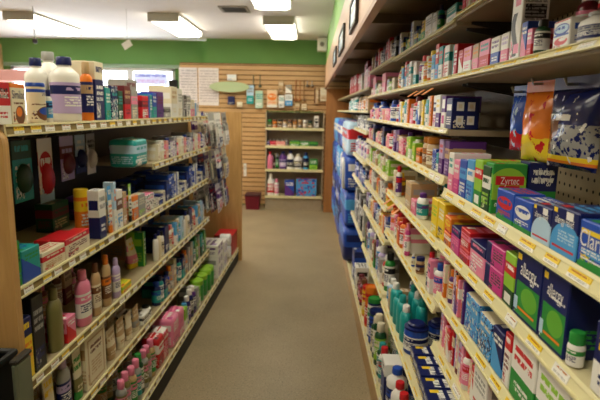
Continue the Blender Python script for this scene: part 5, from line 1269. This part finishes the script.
for (y, z, w, h, t, st, c, hc, lab) in ((1.215, 1.515, .075, .13, .02, 'pouch', 'blue/red/paleblue', 'blue', 'blue and red hanging pouch on the pegboard, behind the yellow pouch'),
    (1.11, 1.50, .125, .150, .03, 'pouch', 'orange/yellow/red', 'orange', 'glossy yellow and orange hanging pouch on the pegboard, middle of three'),
    (.965, 1.500, .148, .150, .03, 'pouchdog', 'navy/brown/grey', 'navy', 'blue bag with grey and tan picture hanging on the pegboard')):
    o = pouch('hanging_pouch', w, h, t, st, c, hc, .022); cols(o, c); o.location = (.492, y, z); o.rotation_euler = (0, 0, -PI / 2 + .12); tag(o, lab, 'pouch', 'pouches hanging on the pegboard')
# clamshell packs hanging inside the gondola's near bay
for (y, w, h, st, c, lab) in ((.60, .14, .26, 'top', 'teal/darkgreen/white', 'teal card pack hanging in the dark gondola bay, nearest the end panel'), (.78, .12, .30, 'oval', 'white/red/paleblue', 'white card pack with red oval hanging in the dark gondola bay'),
    (.98, .13, .22, 'band', 'lavender/maroon/white', 'lavender card pack with maroon band hanging in the gondola bay'), (1.12, .11, .2, 'half', 'paleblue/navy/white', 'pale blue and navy card pack hanging in the gondola bay'), (1.24, .10, .22, 'diag', 'grey/white/black', 'grey and white card pack hanging in the gondola bay')):
    bm = bmesh.new(); box(bm, (-w/2, 0, 0), (w/2, .003, h), .001); uvmap(bm); o = obj('blister_pack', bm, style(st)); cols(o, c)
    bm = bmesh.new(); lathe(bm, [(0, 0), (.5, 0), (.46, .5), (.3, .9), (0, 1)], 14); bb = obj('blister', bm, PLA, o, 50); cols(bb, (c.split('/')[1],) * 3); bb.scale = (w * .7, h * .5, .03); bb.rotation_euler = (PI / 2, 0, 0); bb.location = (0, .0005, h * .38)
    o.matrix_world = LM @ Matrix.Translation((-.33, y, 1.452 - h)) @ Matrix.Rotation(PI / 2, 4, 'Z'); tag(o, lab, 'card pack', 'card packs hanging in the gondola')
# carded goods on long hooks at the gondola's far end
tiers = ('top', 'middle', 'bottom'); cc = ['white/grey/navy', 'grey/white/black', 'white/navy/red', 'cream/grey/purple', 'white/purple/red', 'navy/white/red']
stn = ['plain', 'half', 'band', 'side', 'dots', 'top']
nk = ['first', 'second', 'third', 'fourth', 'fifth']
for ti, tz in enumerate((1.55, 1.24, .95)):
    for ci, y in enumerate((2.82, 3.12)):
        for k in range(5 if ci == 0 else 3):
            w, h = .2, (.275, .265, .235)[ti]; bm = bmesh.new(); box(bm, (-w/2, 0, -h), (w/2, .004, .012), .001); box(bm, (-w*.36, -.016, -h * .88), (w*.36, -.0002, -h * .3), .004); uvmap(bm)
            c = cc[(k + ti * 2 + ci) % 6]; o = obj('hanging_card', bm, style(stn[(k * 2 + ti + ci) % 6])); cols(o, c)
            o.matrix_world = LM @ Matrix.Translation((.035 - .05 * k, y, tz)) @ Matrix.Rotation(PI / 2 + .05 * math.sin(k * 3 + ti), 4, 'Z') @ Matrix.Rotation(math.radians(-6), 4, 'X')
            tag(o, '%s-colored card pack, %s from aisle on %s %s hook' % (c.split('/')[0], nk[k], 'nearer' if ci == 0 else 'farther', tiers[ti]), 'card pack', 'carded goods on the gondola hooks')
# boxes at the far end of the base deck
def put(o, x, y, z, rz=0): o.matrix_world = LM @ Matrix.Translation((x, y, z)) @ Matrix.Rotation(rz, 4, 'Z'); return o
r = empty('red_crate'); bm = bmesh.new()
for a, b_ in (((-.09, -.14, 0), (.09, .14, .012)), ((-.09, -.14, .012), (-.08, .14, .19)), ((.08, -.14, .012), (.09, .14, .19)), ((-.08, -.14, .012), (.08, -.13, .12)), ((-.08, .13, .012), (.08, .14, .19))): box(bm, a, b_, .002)
obj('crate_body', bm, flat('red_plastic', 'b81e26', .4), r); bm = bmesh.new(); box(bm, (-.094, -.144, .19), (.094, .144, .20), .002); obj('rim', bm, flat('red_plastic_rim', 'c8262c', .4), r)
put(r, -.035, 3.553, .1455); tag(r, 'red plastic crate on the gondola base against the far oak panel', 'crate')
for i, (x, z, w_) in enumerate(((.0, .15, 'lower'), (.02, .235, 'upper'))):
    bm = bmesh.new(); lathe(bm, [(.02, 0), (.055, 0), (.058, .004), (.058, .096), (.055, .1), (.02, .1), (.02, 0)], 20); o = obj('paper_roll', bm, M['white'], None, 40)
    o.matrix_world = LM @ Matrix.Translation((.0, 3.335 if i == 0 else 3.345, .2035 if i == 0 else .321)) @ Matrix.Rotation(PI / 2, 4, 'Y') @ Matrix.Translation((0, 0, -.05)); tag(o, w_ + ' white roll in front of the red crate on the gondola base', 'roll', 'white rolls by the crate')
# bins before the near oak panel
def bin_(name, x0, x1, y0, y1, h, mat, lab):
    bm = bmesh.new(); t = .92
    lo = [(x0 + (x1-x0)*.06, y0 + .02), (x1 - (x1-x0)*.06, y0 + .02), (x1 - (x1-x0)*.06, y1 - .01), (x0 + (x1-x0)*.06, y1 - .01)]; hi = [(x0, y0), (x1, y0), (x1, y1), (x0, y1)]
    A = [bm.verts.new((*p, 0)) for p in lo]; B_ = [bm.verts.new((*p, h)) for p in hi]; cx = (x0+x1)/2; cy = (y0+y1)/2
    D_ = [bm.verts.new((cx + (p[0]-cx)*t, cy + (p[1]-cy)*t, h)) for p in hi]; E_ = [bm.verts.new((cx + (p[0]-cx)*.8, cy + (p[1]-cy)*.8, .02)) for p in lo]
    bm.faces.new(A[::-1])
    for P_, Q in ((A, B_), (B_, D_), (D_, E_)):
        for i in range(4): bm.faces.new((P_[i], P_[(i+1)%4], Q[(i+1)%4], Q[i]))
    bm.faces.new(E_); o = obj(name, bm, mat)
    bm = bmesh.new(); r_ = .014; tube(bm, [(x0, y0, h), (x1, y0, h), (x1, y1, h), (x0, y1, h), (x0, y0 + .001, h)], r_, 8); obj('rim', bm, mat, o, 50); return tag(o, lab, 'bin')
bin_('waste_bin', -1.2, -.90, 1.20, 1.42, .85, M['blackp'], 'tall black bin in front of the near oak end panel')
bm = bmesh.new(); box(bm, (-.882, 1.37, 0), (-.862, 1.45, .835), .006); nb_ = obj('narrow_box', bm, M['greyg']); tag(nb_, 'narrow grey-green upright box between the black bin and the aisle', 'box')
bm = bmesh.new(); box(bm, (-.884, 1.367, .8355), (-.860, 1.453, .85), .004); obj('lid', bm, M['bracket'], nb_)

# big diaper packs stacked on the base deck of the last bays
dw = ('lowest', 'second lowest', 'third lowest', 'topmost'); cn = ('next to the white cartons', 'middle stack', 'against the wood panel')
dc = (('blue/navy/sky', 'blue/sky/navy', 'blue/white/sky', 'paleblue/red/white'), ('navy/blue/sky', 'blue/navy/white', 'sky/blue/white', 'blue/white/navy'), ('blue/sky/navy', 'navy/blue/white', 'blue/navy/sky', 'sky/white/blue'))
for ci, (y0, y1) in enumerate(((4.66, 5.54), (5.68, 6.56), (6.72, 7.58))):
    z = .1685
    for k in range(4):
        h = (.34, .34, .33, .32)[k]; x0 = (.325, .33, .318, .33)[k]; w, d = y1 - y0, .575 - x0
        o = soft('diaper_pack', w, d, h, ('half', 'band', 'side', 'band')[k], dc[ci][k]); o.matrix_world = Matrix.Translation((x0, (y0 + y1) / 2, z)) @ Matrix.Rotation(-PI / 2, 4, 'Z')
        tag(o, '%s blue diaper pack under the wall shelves, stack %s' % (dw[k], cn[ci]), 'diaper pack', 'diaper packs stacked by the wall')
        s_ = o.children[0]; s_.scale.z = .12; s_.location.z = h * .97 * .88 - .012
        if ci == 0 and k == 2:
            bm = bmesh.new(); tube(bm, [(w * .28, -.008, h * .9), (w * .40, -.014, h * .92), (w * .46, -.014, h * .8), (w * .47, -.012, h * .3), (w * .44, -.006, h * .1)], .016, 8); hd = obj('handle', bm, M['white'], o, 50); hd['label'] = 'white carrying strap'
        z += h + .002

# ---------------------------------------------------------------- the back wall
U = empty('shelf_unit', (0, 0, 0)); tag(U, 'cream shelf unit standing against the slatwall at the aisle end', 'shelving'); UY0, UY1, UX0, UX1 = 8.06, 8.392, -.735, .20
bm = bmesh.new(); box(bm, (UX0, UY1 - .02, .05), (UX1, UY1 - .002, 1.56)); obj('back_panel', bm, M['taupe'], U)
for x in (UX0, UX1 - .02): bm = bmesh.new(); box(bm, (x, UY0 + .03, 0), (x + .02, UY1 - .0205, 1.56)); obj('side_panel', bm, M['taupe'], U)
bm = bmesh.new(); box(bm, (UX0 + .0205, UY0 + .02, 0), (UX1 - .0205, UY0 + .035, .17)); obj('kick_board', bm, M['taupe'], U)
USZ = (.22, .655, 1.03, 1.315)
for z in USZ:
    bm = bmesh.new(); box(bm, (UX0 + .0205, UY0 + .0, z - .02), (UX1 - .0205, UY1 - .021, z - .0005), .002); S = obj('shelf', bm, M['cream'], U)
    bm = bmesh.new(); box(bm, (UX0, UY0 - .012, z - .035), (UX1, UY0 - .0005, z + .008), .002); obj('price_rail', bm, M['lip'], S)
def backitem(kind, x0, x1, lvl, h, c, st, lab, dy=0.03, d=.12, zo=0, nm=None):
    w = x1 - x0; z = USZ[lvl] + zo
    if kind == 'ctn': o = carton('carton', w, d, h, st, c); y = UY0 + dy
    else: o, q = bottle(NAMES[kind][0], kind, w, h, st, c); y = UY0 + dy + q
    o.location = ((x0 + x1) / 2, y, z); tag(o, lab, NAMES[kind][1], 'goods on the back wall shelf unit'); return o
def xw(px): return (px - 314.6) / 503.7 * 8.12 + .005
for a in (('jug', 270.6, 277.5, 0, .35, 'white/white/red', 'wrap', 'big white jug on the lowest shelf of the back wall unit'), ('btl', 278, 282.5, 0, .27, 'white/pink/pink', 'wrap', 'slim white bottle with pink cap beside the big white jug, back wall'),
    ('ctn', 288.5, 298, 0, .26, 'blue/purple/white', 'diag', 'blue and purple box on the lowest back wall shelf'), ('ctn', 300, 320.5, 0, .29, 'sky/blue/red', 'dots', 'large sky blue detergent box on the lowest back wall shelf'),
    ('jug', 270.6, 276, 1, .28, 'pink/red/pink', 'plain', 'pink jug at the end of the second back wall shelf'), ('btl', 276.2, 278.6, 1, .24, 'black/black/maroon', 'wrap', 'black bottle beside the pink jug, back wall unit'), ('btl', 278.9, 282, 1, .25, 'black/grey/green', 'wrap', 'black bottle with grey cap beside the purple jug, back wall'),
    ('jug', 282.5, 290, 1, .29, 'purple/navy/lavender', 'wrap', 'purple jug on the second back wall shelf'), ('jug', 290.3, 297, 1, .3, 'white/navy/black', 'wrap', 'white jug with navy cap beside the purple jug, back wall'), ('jug', 297.3, 305.5, 1, .25, 'white/cream/black', 'wrap', 'white jug with cream cap beside the blue bottle, back wall'),
    ('btl', 306.5, 312, 1, .28, 'sky/navy/black', 'wrap', 'sky blue bottle beside the green box, back wall unit'), ('ctn', 313, 321, 1, .17, 'green/lime/white', 'half', 'green box at the end of the second back wall shelf'),
    ('ctn', 270.4, 273, 2, .07, 'navy/lavender/white', 'plain', 'low navy box on the third back wall shelf'), ('ctn', 273.2, 279, 2, .075, 'red/pink/white', 'plain', 'low red box beside the navy box, third back wall shelf'), ('ctn', 279.2, 288.5, 2, .075, 'salmon/pink/white', 'plain', 'low salmon box beside the red box, third back wall shelf'),
    ('ctn', 293, 303, 2, .085, 'green/lime/white', 'band', 'green box nearer the red boxes, third back wall shelf'), ('ctn', 303.3, 312, 2, .08, 'green/white/lime', 'oval', 'middle green box on the third back wall shelf'), ('ctn', 312.3, 321, 2, .075, 'green/darkgreen/lime', 'half', 'green box at the shelf end, third back wall shelf'),
    ('ctn', 316.8, 321, 3, .20, 'white/black/grey', 'oval', 'white box with black oval on the upper back wall shelf')): 
    backitem(a[0], xw(a[1]), xw(a[2]), a[3], a[4], a[5], a[6], a[7])
wr = ['one at the unit edge', 'second from the unit edge', 'third from the unit edge', 'fourth from the unit edge', 'fifth from the unit edge']
for k in range(5): backitem('jar', xw(271 + 4.1 * k), xw(274.6 + 4.1 * k), 2, .10, 'white/grey/lavender', 'wrap', 'small white jar behind low boxes, third back wall shelf, ' + wr[k], .17)
cj = ['darkgreen/green/brown', 'orange/brown/amber', 'tan/black/brown', 'tan/brown/white', 'black/brown/tan', 'amber/brown/tan', 'brown/tan/black', 'grey/white/tan', 'darkgreen/black/tan']
for k in range(9): backitem('jar', xw(270.6 + 5.0 * k), xw(274.9 + 5.0 * k), 3, .13, cj[k], 'wrap', '%s jar with %s lid on the upper back wall shelf' % tuple(cj[k].split('/')[:2]))
bm = bmesh.new(); rg = random.Random(5)
for k in range(90):
    x = UX0 + .02 + rg.random() * .88; y = UY0 + .06 + rg.random() * .1; a = rg.random() * 6; l = .03; c_, s_ = math.cos(a) * l, math.sin(a) * l; z = 1.563 + rg.random() * .02
    q = [bm.verts.new(p) for p in ((x, y, z), (x + c_, y + s_ * .4, z + .012), (x + c_ * 1.5, y + s_ * .6, z), (x + c_, y + s_ * .4 + .012, z + .004))]; bm.faces.new(q); 
tube(bm, [(UX0 + .01 + .09 * i, UY0 + .1 + .02 * math.sin(i * 2), 1.566) for i in range(11)], .006, 6)
bm2 = bmesh.new(); box(bm2, (UX0, UY0 + .02, 1.5605), (UX1, UY1 - .002, 1.5595 + .003)); obj('top_board', bm2, M['taupe'], U)
g_ = obj('leaf_garland', bm, flat('garland_green', '4d7a3c', .7)); g_.location.z = .004; tag(g_, 'thin green leaf garland along the top of the back wall unit', 'garland')
# things hung on the slatwall
def xs(px): return (px - 314.6) / 503.7 * 8.36 + .005
def zs(py): return 1.6 - (py - 113.0) / 503.7 * 8.36
def hung(name, x0, x1, y0, y1, c, st, lab, cat='hung pack', t=.03, hook=True):
    X0, X1, Z0, Z1 = xs(x0), xs(x1), zs(y1), zs(y0); w, h = X1 - X0, Z1 - Z0
    bm = bmesh.new(); box(bm, (-w/2, 0, 0), (w/2, t, h), min(.006, t * .3)); uvmap(bm); o = obj(name, bm, style(st)); cols(o, c); o.location = ((X0 + X1) / 2, 8.392 - t - (.05 if hook else .001), Z0)
    if hook:
        bm = bmesh.new(); tube(bm, [(0, t - .002, h * .94), (0, t + .03, h * .96), (0, t + .049, h * 1.0)], .004, 6); obj('hanger', bm, M['steel'], o)
    tag(o, lab, cat); return o
hung('calendar_sheet', 183, 201, 74, 110, ('e4dede', 'b8b2b6', 'c8c0c4'), 'sheet', 'white printed sheet on the slatwall, beside the window end', 'poster', .004, False)  # these two are printed calendar sheets on the slatwall
hung('calendar_sheet', 202, 222, 74, 110, ('e6dedb', 'c2b8b8', 'cfc4c4'), 'sheet', 'white printed sheet on the slatwall, beside the green oval sign', 'poster', .004, False)
bm = bmesh.new(); w_ = (xs(253) - xs(214)) / 2; lathe(bm, [(0, 0), (w_, 0), (w_, .02), (0, .02)], 28); o = obj('oval_sign', bm, flat('pale_green_sign', 'b4c69a', .6), None, 30); o.scale = (1, .26, 1); o.rotation_euler = (PI / 2, 0, 0); o.location = ((xs(214) + xs(253)) / 2, 8.30, zs(92)); tag(o, 'pale green oval sign hanging before the slatwall', 'sign')
hung('hung_box', 231, 240, 80, 86, 'white/paleblue/grey', 'plain', 'white box hung above the green oval sign', 'box')
hung('hung_box', 231.5, 238.5, 101, 109, 'navy/black/grey', 'plain', 'dark navy box hung below the green oval sign', 'box')
hung('hung_box', 240.5, 246, 106, 111, 'cream/white/tan', 'plain', 'small cream box hung beside the dark navy box', 'box')
for a in ((250, 257, 90, 108, 'paleblue/teal/grey', 'half', 'pale blue hung pack on the slatwall next to the mint pack'), (258.5, 266, 95, 112, 'b8d4bc/teal/white', 'plain', 'mint green hung pack on the slatwall'), (270, 280, 94, 111, 'e8c8a0/orange/white', 'oval', 'peach hung pack with orange oval on the slatwall'), (281.5, 287, 99, 111, 'white/teal/grey', 'plain', 'white hung pack on the slatwall beside the pale grey one'),
          (287.5, 295, 98, 109, 'e0e4e4/sky/grey', 'half', 'pale grey hung pack on the slatwall'), (297, 302.5, 106, 113, 'tan/cream/brown', 'plain', 'small tan hung pack low on the slatwall'), (304, 309, 107, 113, 'cream/tan/brown', 'plain', 'small cream hung pack low on the slatwall'), (316, 320.5, 91, 107, 'tan/brown/cream', 'side', 'slim tan hung pack on the slatwall beside the cream pot'),
          (322, 331, 91, 104, 'cream/e8e4d0/tan', 'band', 'cream pot hung on the slatwall beside the orange wood panel'), (281, 286, 85, 96, 'tan/cream/brown', 'plain', 'upper tan hung pack on the slatwall'), (288, 294, 89, 97, 'grey/white/tan', 'diag', 'grey hung pack above the pale grey one')): hung('hung_pack', *a)
for i, (px, n_) in enumerate(((256.5, 'beside the pale blue pack'), (263, 'beside the mint pack'), (298, 'beside the upper tan pack'), (302, 'in the middle'), (306, 'next to the shiny ladles'))):
    bm = bmesh.new(); zt = zs(80 if i < 2 else 84); tube(bm, [(0, 0, 0), (0, 0, -.16 if i < 2 else -.3)], .008, 6)
    lathe(bm, [(0, 0), (.024, .005), (.028, .03), (.02, .045), (0, .04)], 10, 1, 1, (0, 0, -.2 if i < 2 else -.34)); o = obj('utensil', bm, flat('utensil_brown%d' % i, ('6a6a52', '6a6a52', 'a86a3c', 'b87844', '8c6a44')[i], .4), None, 40); o.location = (xs(px), 8.345, zt)
    bm = bmesh.new(); tube(bm, [(0, 0, -.01), (0, .046, 0)], .004, 6); obj('hanger', bm, M['steel'], o); tag(o, 'brown kitchen utensil hung on the slatwall, ' + n_, 'utensil', 'utensils hung on the slatwall')
for i, px in enumerate((308, 312.5)):
    bm = bmesh.new(); lathe(bm, [(0, 0), (.028, .01), (.034, .03), (.028, .038), (0, .02)], 14); tube(bm, [(0, 0, .02), (0, 0, .10)], .006, 6); o = obj('measuring_scoop', bm, M['steel'], None, 40); o.location = (xs(px) + .02, 8.33, zs(91)); bm = bmesh.new(); tube(bm, [(0, 0, .09), (0, .061, .10)], .004, 6); obj('hanger', bm, M['steel'], o); tag(o, 'shiny metal scoop hung on the slatwall, ' + ('nearer the brown utensils' if i == 0 else 'nearer the slim tan pack'), 'scoop', 'scoops hung on the slatwall')
hung('notice_sign', 246.5, 249.5, 167, 180, 'white/grey/white', 'plain', 'narrow white notice at the edge of the slatwall by the oak panel', 'notice', .006, False)
b_ = empty('storage_bin', (-.93, 8.1, 0)); bm = bmesh.new()
A = [(-.12, -.14), (.12, -.14), (.12, .14), (-.12, .14)]
v0 = [bm.verts.new((x * .85, y * .85, 0)) for x, y in A]; v1 = [bm.verts.new((x, y, .22)) for x, y in A]; v2 = [bm.verts.new((x * .92, y * .92, .22)) for x, y in A]; v3 = [bm.verts.new((x * .8, y * .8, .02)) for x, y in A]
bm.faces.new(v0[::-1]); bm.faces.new(v3)
for P_, Q in ((v0, v1), (v1, v2), (v2, v3)):
    for i in range(4): bm.faces.new((P_[i], P_[(i+1)%4], Q[(i+1)%4], Q[i]))
obj('bin_body', bm, M['burg'], b_); bm = bmesh.new(); box(bm, (-.125, -.145, .2205), (.125, .145, .25), .008); obj('lid', bm, flat('dark_lid', '4a1820', .5), b_); tag(b_, 'burgundy lidded bin on the floor below the slatwall', 'bin')

# ---------------------------------------------------------------- light, sky, camera
W = bpy.data.worlds.new('World'); bpy.context.scene.world = W; W.use_nodes = True
W.node_tree.nodes['Background'].inputs[0].default_value = (.86, .92, 1, 1); W.node_tree.nodes['Background'].inputs[1].default_value = 14
cam = bpy.data.cameras.new('Camera'); co = bpy.data.objects.new('Camera', cam); C.objects.link(co)
cam.sensor_width = 36; cam.lens = 503.7 / 600 * 36; cam.clip_start = .02
p, y, r = math.radians(10.11), math.radians(1.152), math.radians(1.105)
f = Vector((-math.sin(y) * math.cos(p), math.cos(y) * math.cos(p), -math.sin(p))); rt = Vector((math.cos(y), math.sin(y), 0)); up = rt.cross(f)
r2 = rt * math.cos(r) + up * math.sin(r); u2 = -rt * math.sin(r) + up * math.cos(r)
m = Matrix.Identity(4)
for i in range(3): m[i][0], m[i][1], m[i][2] = r2[i], u2[i], -f[i]
m.translation = (0, 0, 1.6); co.matrix_world = m
sc = bpy.context.scene; sc.camera = co
sc.view_settings.view_transform = 'Standard'; sc.view_settings.look = 'None'; sc.view_settings.gamma = 1; sc.view_settings.exposure = -.36; sc.view_settings.use_curve_mapping = False
cam.dof.use_dof = True; cam.dof.focus_distance = 1.25; cam.dof.aperture_fstop = 6.3
sc.cycles.use_denoising = True; sc.cycles.max_bounces = 8; sc.cycles.transparent_max_bounces = 8
